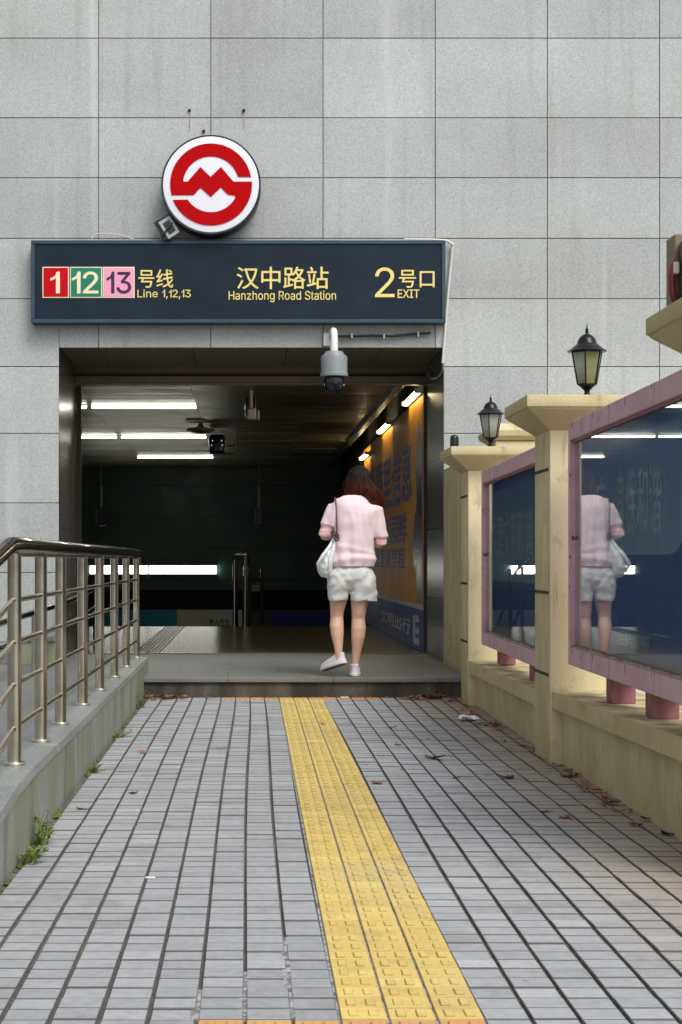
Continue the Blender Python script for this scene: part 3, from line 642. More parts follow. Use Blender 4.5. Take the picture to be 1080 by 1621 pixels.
# ------------------------------------------------------------------ sign
yS = 14.0; S = thing('station_sign', 'long dark blue station name sign with gold lettering above the doorway', 'sign', (-.07, yS, 3.06))
x0, x1, z0, z1 = at(49, 0, yS).x, at(705.5, 0, yS).x, at(0, 511, yS).z, at(0, 380, yS).z
q = MB(); q.box(x0, x1, yS + .02, YF - .005, z0, z1, .003); q.build('box', 'dark_rim', S)
fw = .032; q = MB()
q.box(x0, x1, yS, yS + .0195, z0, z0 + fw, .004); q.box(x0, x1, yS, yS + .0195, z1 - fw, z1, .004); q.box(x0, x0 + fw, yS, yS + .0195, z0 + fw + .001, z1 - fw - .001, .004); q.box(x1 - fw, x1, yS, yS + .0195, z0 + fw + .001, z1 - fw - .001, .004)
q.build('frame', 'sign_frame', S)
yf = yS + .012; q = MB(); q.box(x0 + fw + .0005, x1 - fw - .0005, yf, yS + .0198, z0 + fw + .0005, z1 - fw - .0005); q.build('face', 'sign_face', S)
X = lambda p: at(p, 0, yS).x
Z = lambda p: at(0, p, yS).z
for (a, b, mt, tx, tm, ta, tb) in ((67, 109, 'tile_red', '1', 'pale_ink', 80, 94), (110.5, 161.5, 'tile_green', '12', 'pale_ink', 114, 155), (162.5, 213, 'tile_pink', '13', 'ink_plum', 169, 207)):
    q = MB(); q.box(X(a), X(b), yf - .004, yf, Z(471), Z(422)); bq = q.build('line_tile', 'pale_ink', S)
    q = MB(); q.box(X(a + 1.5), X(b - 1.5), yf - .006, yf - .0042, Z(469.5), Z(423.5)); q.build('tile_face', mt, bq)
    text('numeral', tx, X(ta), X(tb), Z(464), Z(430), yf - .0062, tm, bq, .003, .008)
for (tx, a, b, c, d, bold, mt) in (('号线', 219, 274, 455, 426, .009, 'gold'), ('Line 1,12,13', 217.5, 302, 473, 458, .005, 'gold'), ('汉中路站', 375, 520, 457, 422, .009, 'gold'),
                         ('Hanzhong Road Station', 362, 532, 478, 460, .005, 'gold'), ('2', 594, 625, 470, 423, 0, 'gold'), ('号口', 632, 688, 455, 427, .009, 'gold'), ('EXIT', 630, 664, 471, 458, .012, 'gold')):
    text('lettering', tx, X(a), X(b), Z(c), Z(d), yf, mt, S, .005, bold)
# metro emblem
yL = 13.9; E_ = thing('metro_emblem', 'round white emblem with a red metro symbol above the sign', 'emblem', (-.31, yL, 3.8))
k_ = yL / F; cx, cz = (334 - 392) * k_, CAM_H - (292 - 888) * k_
q = MB(); q.lathe((cx, yL, cz), [(.395, .006), (.418, .0), (.4225, .006), (.4225, .20), (.40, .21)], 96, 'y'); q.build('rim', 'dark_rim', E_, smooth=True)
q = MB(); q.lathe((cx, yL, cz), [(.407, -.002), (.404, -.008), (.39, -.010)], 96, 'y'); q.build('face', 'white_plate', E_, smooth=True)
u = 190 / 1080 * k_      # zoom pixel of the emblem crop to metres
ex, ez = 532, 524
def arc(r, a0, a1, n=40): return [(ex + r * math.cos(R(a0 + (a1 - a0) * i / n)), ez - r * math.sin(R(a0 + (a1 - a0) * i / n))) for i in range(n + 1)]
pts = arc(368, 10, 196, 60)[0:]                         # outer arc from right over the top to lower left
pts = [(884, 458)] + [p for p in pts] + [(182, 622), (376, 622), (437, 556), (532, 638), (622, 552), (684, 618), (750, 626)]
pts += arc(252, -26, -148, 40)[1:] + [(312, 664), (198, 664)]
pts += [p for p in arc(372, 203, 364, 60)] + [(898, 500), (736, 500), (622, 368), (530, 458), (437, 368), (322, 500), (286, 500)]
pts += arc(252, 176, 20, 40)[1:] + [(782, 458)]
poly = [(cx + (a - ex) * u * .996, cz - (b - ez) * u * .996) for a, b in pts]
cl = [poly[0]]
for p in poly[1:]:
    if (p[0] - cl[-1][0]) ** 2 + (p[1] - cl[-1][1]) ** 2 > 4e-7: cl.append(p)
q = MB(); q.poly(cl, yL - .016, yL - .0095); q.build('symbol', 'logo_red', E_)
# floodlight beside the emblem
t = thing('floodlight', 'small weathered floodlight tilted at the lower left of the emblem', 'floodlight', at(268, 376, 13.95))
def rotbox(mb, c, hw, hd, hh, ang, bev=.004):
    tmp = MB(); tmp.box(-hw, hw, -hd, hd, -hh, hh, bev); tmp.bm.transform(Matrix.Translation(c) @ Matrix.Rotation(ang, 4, 'Y'))
    me = bpy.data.meshes.new('t'); tmp.bm.to_mesh(me); tmp.bm.free(); mb.bm.from_mesh(me); bpy.data.meshes.remove(me)
c = at(267, 359, 13.96)
q = MB(); rotbox(q, c + Vector((-.01, .03, .0)), .078, .03, .092, R(-32)); q.build('housing', 'black_plastic', t)
q = MB(); rotbox(q, c + Vector((.004, -.006, -.006)), .058, .006, .084, R(-32)); q.build('front_plate', 'lens_grey', t)
q = MB(); rotbox(q, c + Vector((.006, -.014, -.004)), .032, .003, .055, R(-32), .001); q.build('lens', 'dark_rim', t)
q = MB(); q.tube([c + Vector((.035, -.03, .03)), c + Vector((.0, -.035, -.01)), c + Vector((-.045, -.03, -.07)), c + Vector((-.06, .0, -.10)), c + Vector((.03, .02, -.10))], .008); q.build('cable', 'cable_black', t, smooth=True)
# small wall fixings with rust
for j, (a, b) in enumerate(((300, 175), (386, 175), (322.5, 208))):
    p = at(a, b, YF); q = MB(); q.lathe((p.x, YF - .001, p.z), [(.012, .0), (.014, -.012), (.006, -.022)], 10, 'y')
    tag(q.build('bolt', 'brown_metal'), ['rusty bolt in the granite above the emblem, left of the pair', 'rusty bolt in the granite above the emblem, right of the pair', 'smallest bolt just above the rim of the emblem'][j], 'bolt', 'bolts left in the wall')
for j, a in enumerate((300, 386)):
    p = at(a, 180, YF); q = MB(); q.box(p.x - .004, p.x + .005, YF - .0022, YF - .0014, p.z - .14, p.z)
    tag(q.build('rust_stain', simple('rust_pale', srgb(150, 138, 118), .8)), ['faint rust run below the left bolt', 'faint rust run below the right bolt'][j], 'stain')
# cables
def cable(lab, pts, r, mt, name='cable'):
    q = MB(); P2 = [Vector(p) for p in pts]; out = []
    for i in range(len(P2) - 1):
        a = P2[max(i - 1, 0)]; b = P2[i]; c = P2[i + 1]; d = P2[min(i + 2, len(P2) - 1)]
        for k in range(6):
            t_ = k / 6; out.append(.5 * ((2 * b) + (c - a) * t_ + (2 * a - 5 * b + 4 * c - d) * t_ ** 2 + (3 * b - a - 3 * c + d) * t_ ** 3))
    out.append(P2[-1]); q.tube(out, r, 8); return tag(q.build(name, mt, smooth=True), lab, 'cable')
cable('white cable hanging from the right end of the sign down to the door corner', [at(640, 379, 14.1), at(700, 380, 14.1), at(715, 386, 14.1), at(716, 394, 14.12), at(709, 470, 14.12), at(703, 548, 14.12), at(701, 575, 14.12)], .011, 'off_white')
cable('grey cable loop dropping under the corner of the soffit', [at(702, 566, 14.13), at(701, 585, 14.16), at(695, 596, 14.3), at(684, 599, 14.6), at(676, 590, 15.0)], .009, 'grey_plastic')
cable('thin white cable arching out of the top of the sign', [at(146, 378, 14.1), at(150, 371, 14.1), at(170, 369.5, 14.1), at(195, 373, 14.1), at(213, 379, 14.1)], .005, 'off_white')
t = thing('conduit', 'black conduit clipped along the lintel right of the camera', 'conduit', at(610, 530, 14.1))
q = MB(); q.tube([at(534, 532, 14.1), at(560, 532, 14.1), at(590, 531, 14.11), at(620, 532, 14.1), at(650, 529, 14.11), at(682, 527, 14.1)], .0115, 8); q.build('pipe', 'cable_black', t, smooth=True)
for a, b in ((557, 531), (608, 532), (662, 529)):
    q = MB(); p = at(a, b, 14.1); q.box(p.x - .006, p.x + .006, 14.084, YF, p.z - .022, p.z + .02, .002); q.build('clip', 'off_white', t)
# dome camera under the lintel
t = thing('dome_camera', 'grey dome camera on a white pipe arm hanging below the sign', 'camera', at(529, 624, 13.8))
c = at(529, 575, 13.8); zz = lambda py: at(0, py, 13.8).z
q = MB(); q.tube([(c.x, 14.14, zz(526)), (c.x, 13.9, zz(521)), (c.x, 13.83, zz(525)), (c.x, 13.8, zz(534)), (c.x, 13.8, zz(557))], [.03, .03, .03, .03, .033], 16); q.build('arm', 'white_paint', t, smooth=True)
q = MB(); q.box(c.x - .075, c.x + .05, 14.10, 14.149, zz(540), zz(519), .004); q.build('wall_plate', 'white_paint', t)
q = MB(); q.lathe((c.x, 13.8, 0), [(.03, zz(555.5)), (.07, zz(556.5)), (.085, zz(560)), (.09, zz(562)), (.105, zz(563)), (.112, zz(567)), (.112, zz(591)), (.118, zz(592)), (.116, zz(596)), (.06, zz(597))], 40); q.build('body', 'grey_plastic', t, smooth=True)
q = MB(); r0 = .084; zc = zz(606.5)
q.lathe((c.x, 13.8, zc), [(.078, .05), (.084, .03), (.086, 0)] + [(.086 * math.cos(R(a)), -.092 * math.sin(R(a))) for a in range(12, 90, 11)] + [(.004, -.092)], 40); q.build('dome', 'dark_dome', t, smooth=True)
q = MB(); q.lathe((c.x + .008, 13.8, zc - .0), [(.03, -.082), (.026, -.094), (.012, -.096)], 20, 'y'); q.build('lens', 'black_plastic', t, smooth=True)

# ------------------------------------------------------------------ left low wall with railing
Wl = thing('low_wall', 'low grey granite wall with mossy face along the left of the walkway', 'wall', (-.88, 9, 0))
WT = .272
prof = [(2.0, .0), (4.4, .155), (5.0, .212), (5.6, .262), (6.0, WT), (7.5, WT), (9.5, WT), (12.95, WT)]
g = MB(True)     # coping slabs along the run
ys = [2.0, 3.2, 4.4, 5.0, 5.6, 6.0, 7.55, 8.6, 9.65, 10.7, 11.8, 12.95]
def wz(y):
    for (a, za), (b, zb) in zip(prof, prof[1:]):
        if a <= y <= b: return za + (zb - za) * (y - a) / (b - a)
    return WT
for i, (a, b) in enumerate(zip(ys, ys[1:])):
    jj = .0015 if a >= 6 else 0; za, zb = wz(a), wz(b); v = random.uniform(.2, 1)
    vs = g.hexa([(-1.0, a + jj, za - .03), (-.778, a + jj, za - .03), (-.778, b - jj, zb - .03), (-1.0, b - jj, zb - .03), (-1.0, a + jj, za), (-.785, a + jj, za), (-.785, b - jj, zb), (-1.0, b - jj, zb)], v)
g.build('coping', 'curb_granite', Wl)
g = MB(); yy = 2.0
while yy < 12.9:
    b = min(yy + .42, 12.948); g.hexa([(-.995, yy + .0015, -.05), (-.782, yy + .0015, -.05), (-.782, b - .0015, -.05), (-.995, b - .0015, -.05), (-.995, yy + .0015, wz(yy) - .031), (-.782, yy + .0015, wz(yy) - .031), (-.782, b - .0015, wz(b) - .031), (-.995, b - .0015, wz(b) - .031)]); yy += .42
g.build('face_slabs', 'curb_face', Wl)
Rl = thing('railing', 'stainless railing with a black handrail on the left low wall', 'railing', (-.865, 9.4, WT))
posts = [4.6, 5.35, 6.09, 6.87, 7.6, 8.61, 9.6, 10.66, 11.7, 12.78]; XR = -.865
def drop(y): return 0 if y >= 6.0 else (6.0 - y) * .14
for yp in posts:
    zb = wz(yp); q = MB(); q.tube([(XR, yp, zb + .008), (XR, yp, 1.055 - drop(yp))], .0265, 20); p_ = q.build('post', 'steel', Rl, smooth=True)
    q = MB(); q.lathe((XR, yp, zb), [(.041, 0), (.041, .008), (.036, .014), (.026, .016)], 24); q.build('flange', 'steel', p_, smooth=True)
for zr in (.885, .728, .571, .41):
    q = MB(); q.tube([(XR, 3.6, zr - drop(3.6)), (XR, 6.03, zr - .002), (XR, 6.15, zr), (XR, 12.76, zr)], .0112, 12); q.build('rail', 'steel', Rl, smooth=True)
q = MB(); q.tube([(XR, 3.6, 1.083 - drop(3.6)), (XR, 5.9, 1.083 - drop(5.98)), (XR, 6.02, 1.086), (XR, 6.2, 1.088), (XR, 12.86, 1.088), (XR, 12.93, 1.082), (XR, 12.965, 1.068)], .034, 20); q.build('handrail', 'black_rail', Rl, smooth=True)
q = MB(); q.box(XR - .016, XR + .016, 6.1, 12.86, 1.046, 1.0585, .002); q.tube([(XR + .01, 12.90, 1.06), (XR + .01, 12.92, 1.0)], .018); q.build('underplate', 'steel', Rl)
# low block and second handrail against the building
Bk = thing('stone_block', 'short grey stone plinth at the foot of the facade left of the door', 'plinth', (-1.78, 14.0, PZ))
q = MB(); q.box(-2.02, -1.615, 13.9, YF - .015, PZ, .345, .004); q.build('body', 'curb_face', Bk); q = MB(); q.box(-2.04, -1.60, 13.88, YF - .014, .3455, .385, .006); q.build('coping', 'curb_granite', Bk)
t = thing('handrail', 'polished double handrail running down the far side of the left ramp', 'railing', (-1.8, 12, PZ))
for (za, zb, zc) in ((.70, .66, .58), (.50, .47, .40)):
    q = MB(); q.tube([(-1.50, 16.6, za + .10), (-1.52, 16.2, za + .06), (-1.56, 15.2, za), (-1.60, 14.0, zb), (-1.78, 11.5, zc), (-1.95, 8.0, zc - .22)], .026, 14); q.build('rail', 'chrome', t, smooth=True)
for yy, xx, zt in ((16.3, -1.515, .76), (15.7, -1.54, .73), (12.9, -1.68, .62), (10.6, -1.83, .52)):
    q = MB(); q.tube([(xx, yy, PZ + .004), (xx, yy, zt)], .02, 12); q.build('post', 'chrome', t, smooth=True)
q = MB(); q.tube([(-1.50, 16.6, .80), (-1.50, 16.75, .83), (-1.50, 16.85, .90), (-1.50, 16.75, 1.0), (-1.50, 16.5, 1.02)], .02, 12); q.build('end_curl', 'chrome', t, smooth=True)

# ------------------------------------------------------------------ right fence: pillars, plinths, display cases, lanterns
def pillar(lab, x, y0, y1, wx, ztop, group='stucco pillars along the right'):
    t = thing('stucco_pillar', lab, 'pillar', (x + wx / 2, (y0 + y1) / 2, 0), group)
    zs, zr = ztop - .165, ztop - .062
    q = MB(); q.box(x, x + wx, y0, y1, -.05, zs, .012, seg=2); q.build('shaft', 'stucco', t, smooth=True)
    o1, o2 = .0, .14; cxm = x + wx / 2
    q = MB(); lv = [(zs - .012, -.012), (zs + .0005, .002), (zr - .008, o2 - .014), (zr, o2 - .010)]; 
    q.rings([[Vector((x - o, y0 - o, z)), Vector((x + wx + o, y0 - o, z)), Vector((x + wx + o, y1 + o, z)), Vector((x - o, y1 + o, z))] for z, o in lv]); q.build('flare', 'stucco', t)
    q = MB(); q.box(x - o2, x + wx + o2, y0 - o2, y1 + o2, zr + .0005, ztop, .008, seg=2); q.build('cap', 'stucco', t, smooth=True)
    q = MB()
    for z in (.44, .86, 1.49): q.box(x - .0025, x + .02, y0 + .03, y1 + .003, z, z + .016)
    q.build('dark_joint', 'black_tape', t)
    return t
pillar('beige stucco pillar nearest the doorway, with a flared cap and the smaller looking lantern', 1.578, 11.75, 12.14, .37, 1.842)
pillar('beige stucco pillar between the two display cases, with a flared cap', 1.535, 8.34, 8.78, .37, 1.862)
pillar('nearest pillar, only its mossy cap showing at the right edge', 1.535, 5.20, 5.62, .37, 1.88)
t = thing('end_wall', 'beige ribbed stucco wall between the doorway and the nearest pillar', 'wall', (1.80, 13.1, 0))
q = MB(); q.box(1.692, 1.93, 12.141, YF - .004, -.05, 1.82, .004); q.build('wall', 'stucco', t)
q = MB()
for i in range(9): y = 12.35 + i * .2; q.box(1.686, 1.6915, y, y + .10, PZ + .02, 1.80, .002)
q.build('ribs', 'stucco', t)
t = thing('stucco_gatepost', 'beige stucco gatepost with a sloped cap behind the fence', 'pillar', (2.3, 13.2, 0))
q = MB(); q.box(1.96, 2.75, 13.0, 13.5, -.05, 1.98, .01); q.build('shaft', 'stucco', t)
q = MB(); q.rings([[Vector((a, b, z)) for a, b in ((1.96 - o, 13.0 - o), (2.75 + o, 13.0 - o), (2.75 + o, 13.5 + o), (1.96 - o, 13.5 + o))] for z, o in ((1.985, -.002), (2.02, .05), (2.06, .06), (2.12, -.02), (2.14, -.15))]); q.build('cap', 'stucco', t)
def plinth(lab, y0, y1, xa, xb, zt0, zt1):
    t = thing('plinth_wall', lab, 'wall', (1.75, (y0 + y1) / 2, 0), 'low stucco walls under the display cases')
    n = 5; q = MB(True)
    for i in range(n):
        a = y0 + (y1 - y0) * i / n + (.0008 if i else 0); b = y0 + (y1 - y0) * (i + 1) / n; f0, f1 = i / n, (i + 1) / n
        A_ = lambda f: xa + (xb - xa) * f; ZZ = lambda f: zt0 + (zt1 - zt0) * f; w1, w2 = random.uniform(-.003, .003), random.uniform(-.003, .003)
        q.hexa([(A_(f0), a, ZZ(f0) - .085), (1.96, a, ZZ(f0) - .085), (1.96, b, ZZ(f1) - .085), (A_(f1), b, ZZ(f1) - .085), (A_(f0) + .003, a, ZZ(f0)), (1.96, a, ZZ(f0)), (1.96, b, ZZ(f1)), (A_(f1) + .003, b, ZZ(f1))])
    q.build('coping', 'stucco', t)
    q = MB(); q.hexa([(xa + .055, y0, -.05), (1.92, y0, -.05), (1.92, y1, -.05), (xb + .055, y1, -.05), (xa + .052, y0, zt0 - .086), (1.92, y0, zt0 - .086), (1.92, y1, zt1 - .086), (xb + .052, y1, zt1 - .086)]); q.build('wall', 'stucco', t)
plinth('low beige stucco wall under the near display case', 5.622, 8.338, 1.54, 1.545, .405, .368)
plinth('low beige stucco wall under the far display case', 8.782, 11.748, 1.548, 1.58, .338, .315)
def case(lab, x, y0, y1, z0, z1, brk, texts, zpale, mark, skew):
    """the case hangs along a line that drifts towards the walkway, like the fence it belongs to"""
    t = thing('display_case', lab, 'display case', (x, y1, z0), 'poster display cases on the right')
    D = .20; fw = .088; sw = .04
    for a, b, c, d in ((y0, y1, z1 - fw, z1), (y0, y1, z0, z0 + fw), (y0, y0 + sw, z0 + fw + .0005, z1 - fw - .0005), (y1 - sw, y1, z0 + fw + .0005, z1 - fw - .0005)):
        q = MB(); q.box(x, x + D, a, b, c, d, .004); q.build('frame', 'pink_paint', t)
    for a, b in ((z0 + fw + .001, z0 + fw + .010), (z1 - fw - .012, z1 - fw - .001)):
        q = MB(); q.box(x + .014, x + .024, y0 + sw + .0005, y1 - sw - .0005, a, b); q.build('bead', 'red_paint', t)
    q = MB(); q.box(x + .026, x + .029, y0 + sw + .001, y1 - sw - .001, z0 + fw + .002, z1 - fw - .002); q.build('pane', 'dirty_glass', t)
    q = MB(); q.box(x + .046, x + .049, y0 + sw + .002, y1 - .085, z0 + fw + .002, z1 - fw - .004); po = q.build('poster', 'poster_blue', t)
    q = MB(); q.box(x + .050, x + .15, y0 + sw + .001, y1 - sw - .001, z0 + fw + .002, z1 - fw - .002); q.build('back_panel', 'off_white', t)
    za, zb = zpale; ya, yb = y1 - .10, y0 + .15; r_ = .35
    pts = [(ya, zb), (ya, za)] + [(yb + r_ * (1 - math.sin(R(a))), za + r_ * (1 - math.cos(R(a)))) for a in range(0, 91, 15)] + [(yb, zb)]
    q = MB(); q.poly(pts, x + .0445, x + .0458, lambda u_, w_, d: (d, u_, w_)); q.build('pale_field', 'poster_pale', po)
    for (tx, ua, ub, wa, wb) in texts: text('lettering', tx, ua, ub, wa, wb, x + .0443, 'poster_ink', po, .001, .0, 'x')
    if mark:
        for (a, b, c) in ((6.95, 6.82, .69), (6.93, 6.82, .64), (6.93, 6.80, .60), (6.45, 6.2, .80)):
            q = MB(); q.box(x + .043, x + .0444, b, a, c - .06, c - .055); q.build('rule', 'poster_ink', po)
    rp = random.Random(3)
    def putty(mt, nm):      # old putty crumbled along the lower sill
        q = MB(); n = 70; lo_, hi_ = [], []
        for i in range(n + 1):
            y = y0 + sw + .002 + (y1 - y0 - 2 * sw - .004) * i / n; h = rp.uniform(.001, .014) * (1 if rp.random() > .3 else .3); lo_.append((y, z0 + fw - .001)); hi_.append((y, z0 + fw + h))
        q.poly(lo_ + hi_[::-1], x + .0135 - .012, x + .0138, lambda u_, w_, d: (d, u_, w_)); q.build(nm, mt, t)
    putty('putty_grey', 'putty')
    for yb_ in brk:
        q = MB(); zz_ = .405 + (.368 - .405) * (yb_ - 5.6) / 2.7 if yb_ < 8.4 else .325; xb_ = x + .088 - skew * (y1 - yb_) * .4; q.box(xb_, xb_ + .112, yb_ - .06, yb_ + .06, zz_ + .001, z0 - .0005, .004); bk = q.build('bracket', 'red_paint', t)
    t.rotation_euler = (0, 0, -skew); return t
simple('putty_grey', srgb(150, 136, 126), .9, 0, .2, 40)
case('near display case with a blue poster in a pink frame, cut by the right edge', 1.585, 5.66, 8.12, .518, 1.711, (7.53, 6.68, 5.95),
     [('出应一身保和谐', 7.82, 6.32, 1.13, 1.42), ('全民参与积极响应', 7.15, 6.52, .665, .735)], (1.055, 1.56), True, .021)
case('far display case with a dark blue poster in a pink frame, between two pillars', 1.63, 8.80, 11.45, .449, 1.655, (11.2, 9.6),
     [('共建文明和谐', 11.25, 9.35, 1.05, 1.34)], (.90, 1.50), False, .024)
# lanterns
def lantern(lab, loc):
    t = thing('lantern', lab, 'lantern', (0, 0, 0), 'lanterns on the pillar caps')
    n = 6; r0 = R(12)
    q = MB(); q.lathe((0, 0, 0), [(.036, 0), (.036, .006), (.022, .022), (.013, .04), (.016, .052), (.030, .062)], 16); q.build('foot', 'lamp_iron', t, smooth=True)
    q = MB(); q.lathe((0, 0, 0), [(.018, .058), (.043, .072), (.052, .079), (.0525, .084)], n, rot0=r0); q.build('base_tray', 'lamp_iron', t)
    top, bot, zt, zb = .083, .052, .252, .084
    q = MB()
    for k in range(n):
        a = 2 * math.pi * k / n + r0; q.tube([(bot * math.cos(a), bot * math.sin(a), zb - .003), (top * math.cos(a), top * math.sin(a), zt + .002)], .0042, 6)
    q.rings([[Vector((r * math.cos(2 * math.pi * k / n + r0), r * math.sin(2 * math.pi * k / n + r0), z)) for k in range(n)] for r, z in ((top + .003, zt - .008), (top + .003, zt), (top - .006, zt))])
    q.build('frame', 'lamp_iron', t)
    for k in range(n):
        a, b = 2 * math.pi * k / n + r0, 2 * math.pi * (k + 1) / n + r0; q = MB()
        f_ = .985; pr = [Vector((bot * f_ * math.cos(a), bot * f_ * math.sin(a), zb)), Vector((bot * f_ * math.cos(b), bot * f_ * math.sin(b), zb)), Vector((top * f_ * math.cos(b), top * f_ * math.sin(b), zt - .002)), Vector((top * f_ * math.cos(a), top * f_ * math.sin(a), zt - .002))]
        nn = Vector((math.cos((a + b) / 2), math.sin((a + b) / 2), 0)) * -.002
        q.hexa([pr[0], pr[1], pr[1] + nn, pr[0] + nn, pr[3], pr[2], pr[2] + nn, pr[3] + nn]); q.build('pane', 'lamp_pane_mossy' if k in (4,) else 'lamp_pane', t)
    q = MB(); q.lathe((0, 0, 0), [(.080, .250), (.100, .250), (.101, .254), (.080, .268), (.060, .286), (.052, .291), (.050, .296), (.046, .312), (.034, .330), (.018, .340), (.010, .343)], n * 3, rot0=r0); q.build('roof', 'lamp_iron', t, smooth=True)
    q = MB(); q.lathe((0, 0, 0), [(.011, .340), (.007, .348), (.011, .354), (.006, .360), (.010, .366), (.004, .374), (.003, .388), (.001, .395)], 12); q.build('finial', 'lamp_iron', t, smooth=True)
    t.location = loc; return t
L1 = lantern('old black lantern on the pillar nearest the doorway', (1.762, 11.9, 1.842))
L2 = dup(L1); L2.location = (1.757, 8.50, 1.862); L2.rotation_euler = (0, 0, R(0)); L2.scale = (1.0,) * 3
L2['label'] = 'old black lantern with one mossy pane on the pillar between the display cases'
for c_ in kids(L1):
    if c_.name.startswith('pane') and c_.data.materials[0] == MM['lamp_pane_mossy']:
        c_.data = c_.data.copy(); c_.data.materials[0] = MM['lamp_pane']
t = thing('capped_post', 'short black rounded cap standing behind the first pillar', 'post', (1.518, 12.05, 1.842))
q = MB(); q.lathe((1.518, 12.05, 1.842), [(.032, 0), (.032, .085), (.029, .10), (.02, .110), (.004, .114)], 20); q.build('body', 'black_plastic', t, smooth=True)
q = MB(); q.lathe((1.518, 12.05, 1.842), [(.0335, .05), (.0335, .056)], 20); q.build('band', 'cable_black', t, smooth=True)
# electrical box on the nearest cap
t = thing('floodlight_box', 'grey brown floodlight with black front and red hose on the nearest pillar cap', 'floodlight', (1.60, 5.45, 1.88))
q = MB(); q.box(1.432, 1.70, 5.52, 5.62, 1.885, 2.13, .006); q.build('back_plate', 'beige_metal', t)
q = MB(); q.box(1.446, 1.70, 5.38, 5.519, 1.882, 2.105, .022, seg=3); q.build('body', 'black_plastic', t, smooth=True)
q = MB(); q.tube([(1.44, 5.5, 2.035), (1.428, 5.5, 2.02), (1.421, 5.5, 1.98), (1.423, 5.5, 1.93), (1.433, 5.5, 1.895), (1.45, 5.5, 1.883)], .0115); q.build('hose', 'hose_red', t, smooth=True)
q = MB(); q.box(1.424, 1.444, 5.485, 5.515, 1.99, 2.03, .003); q.build('hose_clip', 'off_white', t)

# ------------------------------------------------------------------ person
W0 = Vector((.816, 12.54, PZ))
def remesh(mb, voxel, smooth_it=4, fac=.5):
    bmesh.ops.recalc_face_normals(mb.bm, faces=mb.bm.faces)
    me = bpy.data.meshes.new('t'); mb.bm.to_mesh(me); mb.bm.free()
    o = bpy.data.objects.new('t', me); COL.objects.link(o)
    md = o.modifiers.new('r', 'REMESH'); md.mode = 'VOXEL'; md.voxel_size = voxel; md.use_smooth_shade = True
    if smooth_it: s_ = o.modifiers.new('s', 'SMOOTH'); s_.iterations = smooth_it; s_.factor = fac
    dg = bpy.context.evaluated_depsgraph_get(); r = bpy.data.meshes.new_from_object(o.evaluated_get(dg)); bpy.data.objects.remove(o); return r
def ell(mb, lst, n=28, p=2.0):
    """lst: (cx, cy, cz, rx, ry, tilt) horizontal rings"""
    out = []
    for q_ in lst:
        cx_, cy_, cz_, rx, ry = q_[:5]; tl_ = q_[5] if len(q_) > 5 else 0; ring = []
        for k in range(n):
            a = 2 * math.pi * k / n; c_, s_ = math.cos(a), math.sin(a)
            ux = math.copysign(abs(c_) ** (2 / p), c_) * rx; uy = math.copysign(abs(s_) ** (2 / p), s_) * ry
            ring.append(Vector((cx_ + ux, cy_ + uy, cz_ + tl_ * ux)))
        out.append(ring)
    mb.rings(out)
def shift(me): me.transform(Matrix.Translation(W0)); return me
hands_y = .27
# body: legs, pelvis, torso, neck, head, arms and hands as one skin
b = MB()
# right (standing) leg
ell(b, [(.050, .0, .80, .085, .095), (.046, .0, .68, .080, .088), (.040, .005, .56, .066, .074), (.033, .005, .48, .054, .058), (.031, .012, .44, .051, .053), (.032, -.002, .37, .056, .058), (.028, -.006, .30, .052, .054), (.018, .0, .20, .037, .040), (.008, .006, .115, .029, .033), (.004, .01, .07, .031, .038), (.004, .035, .03, .030, .05)])
# left (stepping) leg
ell(b, [(-.100, .0, .80, .085, .095), (-.110, .01, .68, .078, .085), (-.122, .03, .56, .064, .072), (-.130, .045, .49, .052, .056), (-.131, .05, .455, .050, .052), (-.134, .025, .385, .0545, .056), (-.130, .01, .32, .049, .051), (-.124, -.005, .24, .036, .038), (-.120, -.015, .175, .028, .031), (-.120, -.01, .13, .030, .034), (-.135, .01, .10, .028, .04)])
ell(b, [(-.027, 0, .70, .13, .09), (-.025, .0, .80, .145, .09), (-.02, .0, .90, .115, .075), (-.01, .0, 1.02, .10, .065), (-.005, .005, 1.14, .11, .07), (.0, .015, 1.24, .12, .068), (.005, .02, 1.31, .11, .055), (.012, .03, 1.355, .06, .055), (.022, .05, 1.39, .045, .048), (.03, .075, 1.45, .042, .046)])
# head, tipped forward
hc = Vector((.040, .105, 1.485)); tilt = Matrix.Rotation(R(-24), 4, 'X')
hb = MB(); ell(hb, [(0, .02, -.115, .02, .025), (0, .03, -.105, .042, .045), (0, .02, -.07, .058, .072), (0, .01, -.02, .068, .088), (0, .0, .03, .073, .094), (0, -.005, .07, .066, .085), (0, -.01, .095, .045, .058), (0, -.01, .108, .015, .02)], 32)
hb.tube([(0, .095, .01), (0, .108, -.015), (0, .115, -.03), (0, .10, -.038)], [.007, .010, .013, .009], 10)          # nose
hb.tube([(-.022, .094, -.062), (0, .100, -.060), (.022, .094, -.062)], [.004, .007, .004], 8)                        # lips
for s_ in (-1, 1): hb.tube([(s_ * .070, .0, .02), (s_ * .079, -.008, .01), (s_ * .078, -.006, -.02), (s_ * .070, .0, -.03)], [.008, .011, .010, .006], 8)
hb.bm.transform(Matrix.Translation(hc) @ tilt); mt_ = bpy.data.meshes.new('t'); hb.bm.to_mesh(mt_); hb.bm.free(); b.bm.from_mesh(mt_)
